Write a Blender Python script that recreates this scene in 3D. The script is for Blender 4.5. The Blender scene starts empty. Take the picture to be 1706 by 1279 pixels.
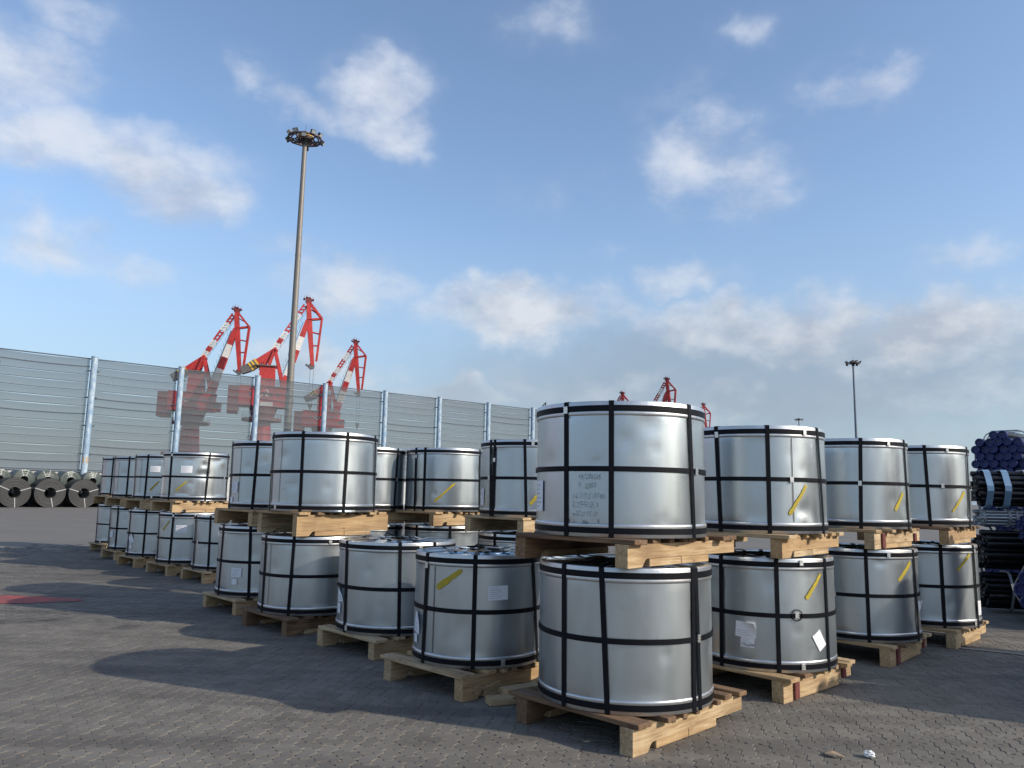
import bpy, bmesh, math, random
from mathutils import Vector, Matrix
R_ = math.radians
scene = bpy.context.scene
COL = scene.collection
random.seed(11)

# ------------------------------------------------------------------ camera
PITCH, ROLL, EYE = R_(8.2), R_(1.15), 1.6
cam_d = bpy.data.cameras.new('camera')
cam = bpy.data.objects.new('camera', cam_d)
COL.objects.link(cam)
scene.camera = cam
cam_d.sensor_width = 36.0
cam_d.lens = 1282.0 / 1706.0 * 36.0
cam_d.clip_start = 0.05
cam_d.clip_end = 6000
_F = Vector((0, math.cos(PITCH), math.sin(PITCH)))
_U = Vector((0, -math.sin(PITCH), math.cos(PITCH)))
_R = Vector((1, 0, 0))
_r = _R * math.cos(ROLL) + _U * math.sin(ROLL)
_u = _U * math.cos(ROLL) - _R * math.sin(ROLL)
M = Matrix((( _r.x, _u.x, -_F.x, 0), (_r.y, _u.y, -_F.y, 0), (_r.z, _u.z, -_F.z, EYE), (0, 0, 0, 1)))
cam.matrix_world = M

# ------------------------------------------------------------------ sun, sky, exposure
SUN_EL = R_(27.6)
SUN_DIR = Vector((0.926, -0.377, 0)).normalized() * math.cos(SUN_EL) + Vector((0, 0, math.sin(SUN_EL)))
sun_d = bpy.data.lights.new('sun', 'SUN')
sun_d.energy = 4.1
sun_d.angle = R_(0.53)
sun_d.color = (1.0, 0.90, 0.76)
sun = bpy.data.objects.new('sun', sun_d)
COL.objects.link(sun)
sun.rotation_mode = 'QUATERNION'
sun.rotation_quaternion = SUN_DIR.to_track_quat('Z', 'Y')
sun.location = (30, -20, 40)

world = bpy.data.worlds.new('World')
scene.world = world
world.use_nodes = True
NT = world.node_tree
NT.nodes.clear()
SKY_STRENGTH = 0.10


def N(nt, typ, **kw):
    n = nt.nodes.new(typ)
    for k, v in kw.items():
        setattr(n, k, v)
    return n


def math_(nt, op, a, b=None, c=None, clamp=False):
    n = nt.nodes.new('ShaderNodeMath')
    n.operation = op
    n.use_clamp = clamp
    for i, v in enumerate((a, b, c)):
        if v is None:
            continue
        if isinstance(v, (int, float)):
            n.inputs[i].default_value = v
        else:
            nt.links.new(v, n.inputs[i])
    return n.outputs[0]


def vmath(nt, op, a, b=None):
    n = nt.nodes.new('ShaderNodeVectorMath')
    n.operation = op
    for i, v in enumerate((a, b)):
        if v is None:
            continue
        if isinstance(v, (tuple, list)):
            n.inputs[i].default_value = v
        else:
            nt.links.new(v, n.inputs[i])
    return n


def mixc(nt, fac, a, b, mode='MIX'):
    n = nt.nodes.new('ShaderNodeMix')
    n.data_type = 'RGBA'
    n.blend_type = mode
    for idx, v in ((0, fac), (6, a), (7, b)):
        if isinstance(v, (int, float)):
            n.inputs[idx].default_value = v
        elif isinstance(v, (tuple, list)):
            n.inputs[idx].default_value = (*v[:3], 1)
        else:
            nt.links.new(v, n.inputs[idx])
    return n.outputs[2]


def maprange(nt, v, a, b, c=0.0, d=1.0, smooth=False):
    n = nt.nodes.new('ShaderNodeMapRange')
    if smooth:
        n.interpolation_type = 'SMOOTHSTEP'
    nt.links.new(v, n.inputs[0])
    for i, x in enumerate((a, b, c, d)):
        n.inputs[1 + i].default_value = x
    return n.outputs[0]


def build_sky():
    nt = NT
    L = nt.links.new
    tc = N(nt, 'ShaderNodeTexCoord')
    g = tc.outputs['Generated']
    sky = N(nt, 'ShaderNodeTexSky', sky_type='NISHITA', sun_disc=False)
    sky.sun_elevation = SUN_EL
    sky.sun_rotation = math.atan2(SUN_DIR.x, SUN_DIR.y)
    sky.altitude = 0
    sky.air_density = 1.0
    sky.dust_density = 1.1
    sky.ozone_density = 1.6
    sep = N(nt, 'ShaderNodeSeparateXYZ')
    L(g, sep.inputs[0])
    az = math_(nt, 'ARCTAN2', sep.outputs[0], sep.outputs[1])
    el = math_(nt, 'ARCSINE', sep.outputs[2])
    az = math_(nt, 'MULTIPLY', az, 57.2958)
    el = math_(nt, 'MULTIPLY', el, 57.2958)
    comb = N(nt, 'ShaderNodeCombineXYZ')
    L(az, comb.inputs[0])
    L(el, comb.inputs[1])
    p0 = comb.outputs[0]

    def noise(vec, scale, detail=5, rough=0.55):
        n = N(nt, 'ShaderNodeTexNoise')
        L(vec, n.inputs['Vector'])
        n.inputs['Scale'].default_value = scale
        n.inputs['Detail'].default_value = detail
        n.inputs['Roughness'].default_value = rough
        return n
    # warp in degrees
    w = noise(g, 7.0, 3)
    wv = vmath(nt, 'MULTIPLY', vmath(nt, 'SUBTRACT', w.outputs['Color'], (0.5, 0.5, 0.5)).outputs[0], (9, 6, 0)).outputs[0]
    w2 = noise(g, 26.0, 3)
    wv2 = vmath(nt, 'MULTIPLY', vmath(nt, 'SUBTRACT', w2.outputs['Color'], (0.5, 0.5, 0.5)).outputs[0], (3.0, 2.4, 0)).outputs[0]
    p = vmath(nt, 'ADD', vmath(nt, 'ADD', p0, wv).outputs[0], wv2).outputs[0]
    # individual clouds: azimuth, elevation (deg), half sizes, strength
    CL = [(-29.5, 21.5, 8.5, 3.0, .95), (-35.5, 26.0, 6.0, 3.8, .85), (-24.0, 19.9, 5.0, 2.2, .8),
          (-11.2, 28.2, 3.6, 3.6, 1.08), (-10.2, 25.6, 3.0, 2.4, .9), (-16.0, 26.6, 4.0, 1.7, .7), (-20.0, 27.6, 2.2, 1.6, .55),
          (-30.5, 15.2, 6.5, 1.9, .85), (-13.0, 14.8, 6.2, 2.6, .72), (-17, 17.2, 4.5, 1.2, .5),
          (1.0, 13.4, 7.6, 2.4, 1.15), (-1.2, 15.2, 3.2, 1.4, 1.0), (7.5, 13.0, 4.0, 1.6, .6),
          (14.6, 24.0, 5.2, 3.8, .85), (16.5, 21.8, 4.5, 2.2, .6), (12.5, 28.0, 4.0, 1.6, .4),
          (25.7, 27.2, 4.6, 1.7, .72), (17.4, 31.4, 2.6, 1.3, .5),
          (19.0, 12.0, 9.0, 2.3, 1.12), (30.0, 10.8, 8.5, 2.6, 1.08), (24.0, 12.8, 4.0, 1.7, .8),
          (13.0, 15.6, 4.5, 1.6, .6), (33.5, 15.8, 5.0, 1.4, .45), (7.0, 17.6, 3.5, 1.2, .35),
          (16.5, 6.6, 4.5, 1.6, .7), (-4.5, 7.2, 5.0, 1.4, .7), (-15.0, 8.8, 7.0, 2.4, .8), (4.5, 22.2, 4, 1.8, .35),
          (30, 6.5, 7.0, 1.8, .6), (6, 8.2, 8, 2.2, .45), (-34, 30, 5, 1.5, .6), (1.5, 34, 4, 2, .45)]
    acc = None
    for (a, e, sa, se, amp) in CL:
        d = vmath(nt, 'MULTIPLY', vmath(nt, 'SUBTRACT', p, (a, e, 0)).outputs[0], (1 / sa, 1 / se, 0)).outputs[0]
        ln = vmath(nt, 'LENGTH', d).outputs['Value']
        m = maprange(nt, ln, 0.0, 1.75, amp, 0.0, True)
        acc = m if acc is None else math_(nt, 'MAXIMUM', acc, m)
    # the sky outside the picture: scattered cloud of the same kind
    gen = noise(g, 2.6, 3)
    outside = maprange(nt, math_(nt, 'ABSOLUTE', az), 38, 48, 0, 1, True)
    outside = math_(nt, 'MAXIMUM', outside, maprange(nt, el, 34, 42, 0, 1, True))
    scatter = maprange(nt, gen.outputs['Fac'], .50, .68, 0, .95, True)
    acc = math_(nt, 'MAXIMUM', acc, math_(nt, 'MULTIPLY', outside, scatter))
    fb = noise(vmath(nt, 'MULTIPLY', g, (1, 1, 1.7)).outputs[0], 7.5, 10, 0.60)
    fbo = noise(vmath(nt, 'MULTIPLY', vmath(nt, 'ADD', g, (0.032, -0.004, 0.030)).outputs[0], (1, 1, 1.7)).outputs[0], 7.5, 5, 0.54)
    f = math_(nt, 'SUBTRACT', fb.outputs['Fac'], 0.5)
    dens = math_(nt, 'ADD', math_(nt, 'SUBTRACT', acc, 0.40), math_(nt, 'MULTIPLY', f, 1.7))
    dens = math_(nt, 'MULTIPLY', dens, maprange(nt, acc, 0.02, .3, 0, 1))
    alpha = maprange(nt, dens, -0.30, 0.78, 0, 0.92, True)
    alpha = math_(nt, 'MULTIPLY', alpha, maprange(nt, acc, .0, .5, 0, 1, True))
    alpha = math_(nt, 'MULTIPLY', alpha, maprange(nt, el, 1.0, 5.0, 0, 1, True))
    # lit towards the sun (up and to the right), grey at the base
    lit = math_(nt, 'MULTIPLY', math_(nt, 'SUBTRACT', fb.outputs['Fac'], fbo.outputs['Fac']), 4.2)
    lit = math_(nt, 'ADD', lit, 0.50)
    thick = maprange(nt, dens, 0.1, 0.9, 0.15, -0.20)
    lit = math_(nt, 'ADD', lit, thick, clamp=True)
    low = maprange(nt, el, 7, 27, 0.0, 1.0)
    grey = mixc(nt, low, (0.44, 0.49, 0.57), (0.53, 0.60, 0.75))
    white = mixc(nt, low, (0.73, 0.76, 0.80), (0.76, 0.81, 0.91))
    cc = mixc(nt, lit, grey, white)
    cc = mixc(nt, 1.0, cc, (1 / SKY_STRENGTH,) * 3, 'MULTIPLY')
    # thin veil of haze near the horizon and overall colour of the clear sky
    skyc = mixc(nt, 1.0, sky.outputs[0], (2.02, 2.05, 2.10), 'MULTIPLY')
    veil = maprange(nt, el, 0, 19, 0.88, 0.0)
    bank = vmath(nt, 'LENGTH', vmath(nt, 'MULTIPLY', vmath(nt, 'SUBTRACT', p, (17, 8.2, 0)).outputs[0], (1 / 30., 1 / 5.2, 0)).outputs[0]).outputs['Value']
    veil2 = maprange(nt, bank, .3, 1.1, .62, 0, True)
    skyc = mixc(nt, veil, skyc, tuple(v / SKY_STRENGTH for v in (0.325, 0.425, 0.545)))
    skyc = mixc(nt, veil2, skyc, tuple(v / SKY_STRENGTH for v in (0.31, 0.375, 0.465)))
    allc = mixc(nt, alpha, skyc, cc)
    bg = N(nt, 'ShaderNodeBackground')
    bg.inputs[1].default_value = SKY_STRENGTH
    L(allc, bg.inputs[0])
    out = N(nt, 'ShaderNodeOutputWorld')
    L(bg.outputs[0], out.inputs[0])


build_sky()
world.cycles.sampling_method = 'MANUAL'
world.cycles.sample_map_resolution = 512
scene.view_settings.view_transform = 'Standard'
scene.view_settings.look = 'None'
scene.view_settings.exposure = 0.0
scene.view_settings.gamma = 1.0
scene.view_settings.use_curve_mapping = False
scene.cycles.max_bounces = 7
scene.cycles.transparent_max_bounces = 10


# ------------------------------------------------------------------ materials
def new_mat(name):
    m = bpy.data.materials.new(name)
    m.use_nodes = True
    nt = m.node_tree
    b = nt.nodes['Principled BSDF']
    return m, nt, b


def simple(name, col, rough=.6, metal=0., var=.12, scale=8., bump=0., bscale=40.):
    m, nt, b = new_mat(name)
    tc = N(nt, 'ShaderNodeTexCoord')
    nz = N(nt, 'ShaderNodeTexNoise')
    nz.inputs['Scale'].default_value = scale
    nz.inputs['Detail'].default_value = 6
    nz.inputs['Roughness'].default_value = .65
    nt.links.new(tc.outputs['Object'], nz.inputs['Vector'])
    v = maprange(nt, nz.outputs['Fac'], .25, .75, 1 - var, 1 + var)
    c = mixc(nt, 1.0, col, v, 'MULTIPLY')
    nt.links.new(c, b.inputs['Base Color'])
    b.inputs['Roughness'].default_value = rough
    b.inputs['Metallic'].default_value = metal
    if bump:
        n2 = N(nt, 'ShaderNodeTexNoise')
        n2.inputs['Scale'].default_value = bscale
        n2.inputs['Detail'].default_value = 5
        nt.links.new(tc.outputs['Object'], n2.inputs['Vector'])
        bp = N(nt, 'ShaderNodeBump')
        bp.inputs['Strength'].default_value = bump
        bp.inputs['Distance'].default_value = .01
        nt.links.new(n2.outputs['Fac'], bp.inputs['Height'])
        nt.links.new(bp.outputs[0], b.inputs['Normal'])
    return m


def steel_sheet(name, col, rough, streak=.004, dent=.004):
    """galvanised wrapping sheet: soft vertical waviness, faint spangle and small dents"""
    m, nt, b = new_mat(name)
    L = nt.links.new
    tc = N(nt, 'ShaderNodeTexCoord')
    oi = N(nt, 'ShaderNodeObjectInfo')
    off = vmath(nt, 'MULTIPLY', oi.outputs['Location'], (3.1, 1.7, 2.3)).outputs[0]
    pos = vmath(nt, 'ADD', tc.outputs['Object'], off).outputs[0]
    # streaks running up and down
    ps = vmath(nt, 'MULTIPLY', pos, (1, 1, .12)).outputs[0]
    n1 = N(nt, 'ShaderNodeTexNoise')
    n1.inputs['Scale'].default_value = 2.4
    n1.inputs['Detail'].default_value = 0.6
    L(ps, n1.inputs['Vector'])
    n2 = N(nt, 'ShaderNodeTexNoise')
    n2.inputs['Scale'].default_value = 1.5
    n2.inputs['Detail'].default_value = 0.4
    L(pos, n2.inputs['Vector'])
    n3 = N(nt, 'ShaderNodeTexNoise')
    n3.inputs['Scale'].default_value = 55
    n3.inputs['Detail'].default_value = 4
    L(pos, n3.inputs['Vector'])
    vo = N(nt, 'ShaderNodeTexVoronoi')
    vo.inputs['Scale'].default_value = 2.2
    L(pos, vo.inputs['Vector'])
    dentv = maprange(nt, vo.outputs['Distance'], 0.0, 0.16, -1, 0, True)
    h = math_(nt, 'MULTIPLY', n1.outputs['Fac'], streak / .01 * 1.6)
    h = math_(nt, 'ADD', h, math_(nt, 'MULTIPLY', n2.outputs['Fac'], dent / .01 * 1.2))
    h = math_(nt, 'ADD', h, math_(nt, 'MULTIPLY', dentv, dent / .01 * .18))
    bp = N(nt, 'ShaderNodeBump')
    bp.inputs['Strength'].default_value = 1.0
    bp.inputs['Distance'].default_value = .01
    L(h, bp.inputs['Height'])
    L(bp.outputs[0], b.inputs['Normal'])
    # scratches and smudges
    pw = vmath(nt, 'MULTIPLY', pos, (9, 9, 2.2)).outputs[0]
    n4 = N(nt, 'ShaderNodeTexNoise')
    n4.inputs['Scale'].default_value = 1.0
    n4.inputs['Detail'].default_value = 3
    n4.inputs['Roughness'].default_value = .5
    L(pw, n4.inputs['Vector'])
    c = mixc(nt, maprange(nt, n4.outputs['Fac'], .3, .72, 0, 1), tuple(x * .95 for x in col), tuple(min(1, x * 1.03) for x in col))
    c = mixc(nt, maprange(nt, n3.outputs['Fac'], .4, .62, 0, .03), c, (.42, .44, .46))
    sc = N(nt, 'ShaderNodeTexNoise')
    sc.inputs['Scale'].default_value = 1.0
    sc.inputs['Detail'].default_value = 7
    sc.inputs['Roughness'].default_value = .72
    L(vmath(nt, 'MULTIPLY', pos, (2.2, 2.2, 9.0)).outputs[0], sc.inputs['Vector'])
    scf = maprange(nt, sc.outputs['Fac'], .60, .70, 0, 1, True)
    c = mixc(nt, math_(nt, 'MULTIPLY', scf, .35), c, (.62, .63, .62))
    du = maprange(nt, sc.outputs['Fac'], .30, .40, .35, 0, True)
    c = mixc(nt, du, c, (.30, .31, .31))
    L(c, b.inputs['Base Color'])
    L(maprange(nt, n4.outputs['Fac'], .3, .7, rough - .02, rough + .04), b.inputs['Roughness'])
    b.inputs['Metallic'].default_value = .90
    return m


def wood(name, c1, c2, c3):
    m, nt, b = new_mat(name)
    L = nt.links.new
    tc = N(nt, 'ShaderNodeTexCoord')
    oi = N(nt, 'ShaderNodeObjectInfo')
    rnd = vmath(nt, 'MULTIPLY', oi.outputs['Location'], (7.7, 5.1, 3.3)).outputs[0]
    pos = vmath(nt, 'ADD', tc.outputs['Object'], rnd).outputs[0]
    st = vmath(nt, 'MULTIPLY', pos, (1.5, 22, 22)).outputs[0]
    n1 = N(nt, 'ShaderNodeTexNoise')
    n1.inputs['Scale'].default_value = 2.2
    n1.inputs['Detail'].default_value = 7
    n1.inputs['Roughness'].default_value = .6
    n1.inputs['Distortion'].default_value = .6
    L(st, n1.inputs['Vector'])
    n2 = N(nt, 'ShaderNodeTexNoise')
    n2.inputs['Scale'].default_value = 3.0
    n2.inputs['Detail'].default_value = 4
    L(pos, n2.inputs['Vector'])
    kn = N(nt, 'ShaderNodeTexVoronoi')
    kn.inputs['Scale'].default_value = 3.4
    L(vmath(nt, 'MULTIPLY', pos, (1, 2.2, 2.2)).outputs[0], kn.inputs['Vector'])
    base = mixc(nt, oi.outputs['Random'], c1, c2)
    c = mixc(nt, maprange(nt, n1.outputs['Fac'], .36, .62, 0, .85), base, c3)
    c = mixc(nt, maprange(nt, n2.outputs['Fac'], .48, .72, 0, .6), c, tuple(x * .55 for x in c3))
    c = mixc(nt, maprange(nt, kn.outputs['Distance'], .03, .10, .85, 0), c, (.10, .045, .02))
    L(c, b.inputs['Base Color'])
    b.inputs['Roughness'].default_value = .78
    bp = N(nt, 'ShaderNodeBump')
    bp.inputs['Strength'].default_value = .5
    bp.inputs['Distance'].default_value = .003
    L(n1.outputs['Fac'], bp.inputs['Height'])
    L(bp.outputs[0], b.inputs['Normal'])
    return m


MT = {}
MT['sheet'] = steel_sheet('galvanised_sheet', (.50, .55, .575), .31)
MT['sheet_crumpled'] = steel_sheet('galvanised_sheet_crumpled', (.56, .59, .60), .24, .006, .02)
MT['ring'] = simple('bright_steel_ring', (.52, .53, .54), .36, .92, .10, 20, .1, 30)
MT['cover'] = steel_sheet('top_cover_sheet', (.36, .48, .60), .20, .004, .010)  # bluish reflection of the sky put into the base colour
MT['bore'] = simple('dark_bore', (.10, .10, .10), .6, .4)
MT['strap'] = simple('black_steel_strap', (.006, .007, .010), .50, .0, .3, 14)
MT['strap'].node_tree.nodes['Principled BSDF'].inputs['Specular IOR Level'].default_value = .12
MT['clip'] = simple('clip_steel', (.72, .72, .70), .3, .9, .15, 30, .3, 80)
MT['wood'] = wood('pale_pine', (.56, .45, .28), (.46, .31, .155), (.30, .18, .085))
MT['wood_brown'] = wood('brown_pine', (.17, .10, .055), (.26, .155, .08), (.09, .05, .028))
MT['wood_red'] = simple('red_stained_wood', (.14, .035, .03), .8, 0, .35, 18, .3)
MT['paper'] = simple('label_paper', (.78, .79, .82), .55, 0, .04)
MT['ink'] = simple('label_ink', (.06, .06, .09), .7, 0, .1)
MT['ink_grey'] = simple('label_ink_grey', (.33, .34, .40), .7, 0, .1)
MT['pen'] = simple('marker_pen', (.025, .027, .035), .6, 0, .2)
MT['concrete'] = simple('concrete_wall', (.46, .47, .48), .85, 0, .18, 3, .4, 20)
MT['tyre'] = simple('dark_steel_coil', (.016, .017, .019), .55, .2, .3, 3.0, .3, 30)
MT['tyre_side'] = simple('coil_edge_wraps', (.026, .027, .029), .6, .2, .25, 2.0, .3, 30)
MT['film'] = simple('plastic_wrapped_coil', (.075, .092, .088), .30, .3, .35, 5, .6, 12)
MT['white'] = simple('white_strap', (.36, .38, .40), .4, .3, .1)
MT['pipe'] = simple('black_pipe', (.006, .006, .008), .30, 0, .3, 5)
MT['pipe_grey'] = simple('galvanised_pipe', (.42, .44, .46), .35, .8, .2, 5)
MT['cap'] = simple('blue_plastic_cap', (.004, .014, .095), .42, 0, .25, 6)
MT['blue_band'] = simple('pale_blue_strap', (.20, .32, .46), .4, .2, .15)
MT['pole'] = simple('mast_galvanised', (.20, .185, .165), .55, .3, .15, 3)
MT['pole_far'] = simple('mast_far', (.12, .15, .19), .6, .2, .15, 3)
MT['lamp'] = simple('floodlight_housing', (.045, .045, .05), .5, .2, .2)
MT['lens'] = simple('floodlight_glass', (.55, .6, .62), .12, .3, .1)
MT['crown'] = simple('mast_crown', (.10, .075, .085), .6, .2, .2)
MT['crane_red'] = simple('crane_red', (.42, .030, .026), .55, 0, .4, .7)
MT['crane_dark'] = simple('crane_grey', (.11, .10, .10), .6, .1, .3, .4)
MT['crane_white'] = simple('crane_white', (.66, .64, .60), .5, 0, .2, .8)
MT['crane_maroon'] = simple('crane_maroon', (.17, .028, .026), .6, 0, .35, .5)
MT['crane_yellow'] = simple('crane_yellow', (.62, .38, .03), .5, 0, .1, .3)
MT['litter'] = simple('crumpled_paper', (.66, .67, .69), .6, 0, .15, 30, .5, 60)
MT['card'] = simple('brown_card', (.30, .22, .15), .85, 0, .25, 20)


def paint_tape():
    m, nt, b = new_mat('yellow_paint')
    L = nt.links.new
    tc = N(nt, 'ShaderNodeTexCoord')
    nz = N(nt, 'ShaderNodeTexNoise')
    nz.inputs['Scale'].default_value = 26
    nz.inputs['Detail'].default_value = 6
    L(tc.outputs['Object'], nz.inputs['Vector'])
    L(mixc(nt, maprange(nt, nz.outputs['Fac'], .35, .7), (.48, .34, .012), (.33, .29, .03)), b.inputs['Base Color'])
    b.inputs['Roughness'].default_value = .6
    return m


MT['tape'] = paint_tape()


def net_mat():
    m, nt, b = new_mat('windbreak_net')
    L = nt.links.new
    tc = N(nt, 'ShaderNodeTexCoord')
    nz = N(nt, 'ShaderNodeTexNoise')
    nz.inputs['Scale'].default_value = .8
    nz.inputs['Detail'].default_value = 5
    L(tc.outputs['Object'], nz.inputs['Vector'])
    ps = vmath(nt, 'MULTIPLY', tc.outputs['Object'], (.3, 1, 9)).outputs[0]
    n2 = N(nt, 'ShaderNodeTexNoise')
    n2.inputs['Scale'].default_value = 1.5
    n2.inputs['Detail'].default_value = 3
    L(ps, n2.inputs['Vector'])
    c = mixc(nt, nz.outputs['Fac'], (.066, .086, .100), (.092, .112, .128))
    c = mixc(nt, maprange(nt, n2.outputs['Fac'], .45, .7, 0, .35), c, (.06, .075, .09))
    L(c, b.inputs['Base Color'])
    b.inputs['Roughness'].default_value = .7
    tr = N(nt, 'ShaderNodeBsdfTransparent')
    mx = N(nt, 'ShaderNodeMixShader')
    mx.inputs[0].default_value = .70
    L(tr.outputs[0], mx.inputs[1])
    L(b.outputs[0], mx.inputs[2])
    L(mx.outputs[0], nt.nodes['Material Output'].inputs[0])
    return m


MT['net'] = net_mat()
MT['net_edge'] = simple('net_edge', (.05, .065, .085), .7, 0, .2, 3)


def post_mat():
    m, nt, b = new_mat('pale_blue_post')
    L = nt.links.new
    tc = N(nt, 'ShaderNodeTexCoord')
    nz = N(nt, 'ShaderNodeTexNoise')
    nz.inputs['Scale'].default_value = 3.5
    nz.inputs['Detail'].default_value = 7
    L(vmath(nt, 'MULTIPLY', tc.outputs['Object'], (1, 1, .5)).outputs[0], nz.inputs['Vector'])
    c = mixc(nt, maprange(nt, nz.outputs['Fac'], .42, .62), (.22, .33, .45), (.40, .49, .56))
    L(c, b.inputs['Base Color'])
    b.inputs['Roughness'].default_value = .5
    return m


MT['post'] = post_mat()
MT['orange_num'] = simple('orange_number', (.55, .25, .02), .6)


def paver_mats():
    m, nt, b = new_mat('concrete_paver')
    L = nt.links.new
    geo = N(nt, 'ShaderNodeNewGeometry')
    pos = geo.outputs['Position']
    oi = N(nt, 'ShaderNodeObjectInfo')
    rnd = math_(nt, 'FRACT', math_(nt, 'ADD', geo.outputs['Random Per Island'], oi.outputs['Random']))

    def nz(s, d=5, r=.6):
        n = N(nt, 'ShaderNodeTexNoise')
        n.inputs['Scale'].default_value = s
        n.inputs['Detail'].default_value = d
        n.inputs['Roughness'].default_value = r
        L(pos, n.inputs['Vector'])
        return n.outputs['Fac']
    big, mid, fine = nz(.35, 4), nz(2.3, 6, .65), nz(70, 4)
    c = mixc(nt, maprange(nt, rnd, 0, 1), (.132, .119, .100), (.192, .176, .150))
    c = mixc(nt, maprange(nt, big, .35, .68, 0, .55), c, (.112, .102, .088))
    c = mixc(nt, maprange(nt, mid, .50, .74, 0, .7), c, (.062, .055, .050))
    c = mixc(nt, maprange(nt, fine, .52, .72, 0, .4), c, (.21, .195, .165))
    tr = N(nt, 'ShaderNodeTexNoise')
    tr.inputs['Scale'].default_value = 1.0
    tr.inputs['Detail'].default_value = 5
    L(vmath(nt, 'MULTIPLY', pos, (.35, 2.6, 1)).outputs[0], tr.inputs['Vector'])
    c = mixc(nt, maprange(nt, tr.outputs['Fac'], .48, .66, 0, .62), c, (.070, .064, .058))
    spot = N(nt, 'ShaderNodeTexVoronoi')
    spot.inputs['Scale'].default_value = .8
    L(vmath(nt, 'ADD', pos, vmath(nt, 'MULTIPLY', tr.outputs['Color'], (.3, .3, 0)).outputs[0]).outputs[0], spot.inputs['Vector'])
    c = mixc(nt, maprange(nt, spot.outputs['Distance'], .03, .22, .65, 0, True), c, (.045, .040, .036))
    L(c, b.inputs['Base Color'])
    b.inputs['Roughness'].default_value = .86
    bp = N(nt, 'ShaderNodeBump')
    bp.inputs['Strength'].default_value = .5
    bp.inputs['Distance'].default_value = .003
    L(fine, bp.inputs['Height'])
    L(bp.outputs[0], b.inputs['Normal'])
    # ground sheet: sandy joints near, blended paving tone beyond the built pavers
    g, nt, b = new_mat('yard_ground')
    L = nt.links.new
    geo = N(nt, 'ShaderNodeNewGeometry')
    pos = geo.outputs['Position']
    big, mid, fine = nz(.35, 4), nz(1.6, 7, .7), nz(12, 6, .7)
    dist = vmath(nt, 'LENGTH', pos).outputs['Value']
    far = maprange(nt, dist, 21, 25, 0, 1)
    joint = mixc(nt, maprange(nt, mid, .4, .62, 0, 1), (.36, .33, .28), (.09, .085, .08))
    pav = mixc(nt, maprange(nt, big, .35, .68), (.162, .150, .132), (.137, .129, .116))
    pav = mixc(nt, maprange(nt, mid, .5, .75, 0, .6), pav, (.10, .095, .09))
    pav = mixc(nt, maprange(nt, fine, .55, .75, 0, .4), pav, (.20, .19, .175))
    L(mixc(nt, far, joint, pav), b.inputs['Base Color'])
    b.inputs['Roughness'].default_value = .9
    return m, g


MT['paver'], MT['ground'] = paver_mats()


def red_patch():
    m, nt, b = new_mat('red_ground_paint')
    L = nt.links.new
    tc = N(nt, 'ShaderNodeTexCoord')
    n = N(nt, 'ShaderNodeTexNoise')
    n.inputs['Scale'].default_value = 2.5
    n.inputs['Detail'].default_value = 8
    n.inputs['Roughness'].default_value = .7
    L(tc.outputs['Object'], n.inputs['Vector'])
    L(mixc(nt, maprange(nt, n.outputs['Fac'], .4, .62), (.36, .065, .06), (.14, .065, .06)), b.inputs['Base Color'])
    b.inputs['Roughness'].default_value = .85
    return m


MT['red_paint'] = red_patch()
MT['line_pale'] = simple('mottled_line', (.26, .245, .22), .85, 0, .45, 9)


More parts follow.
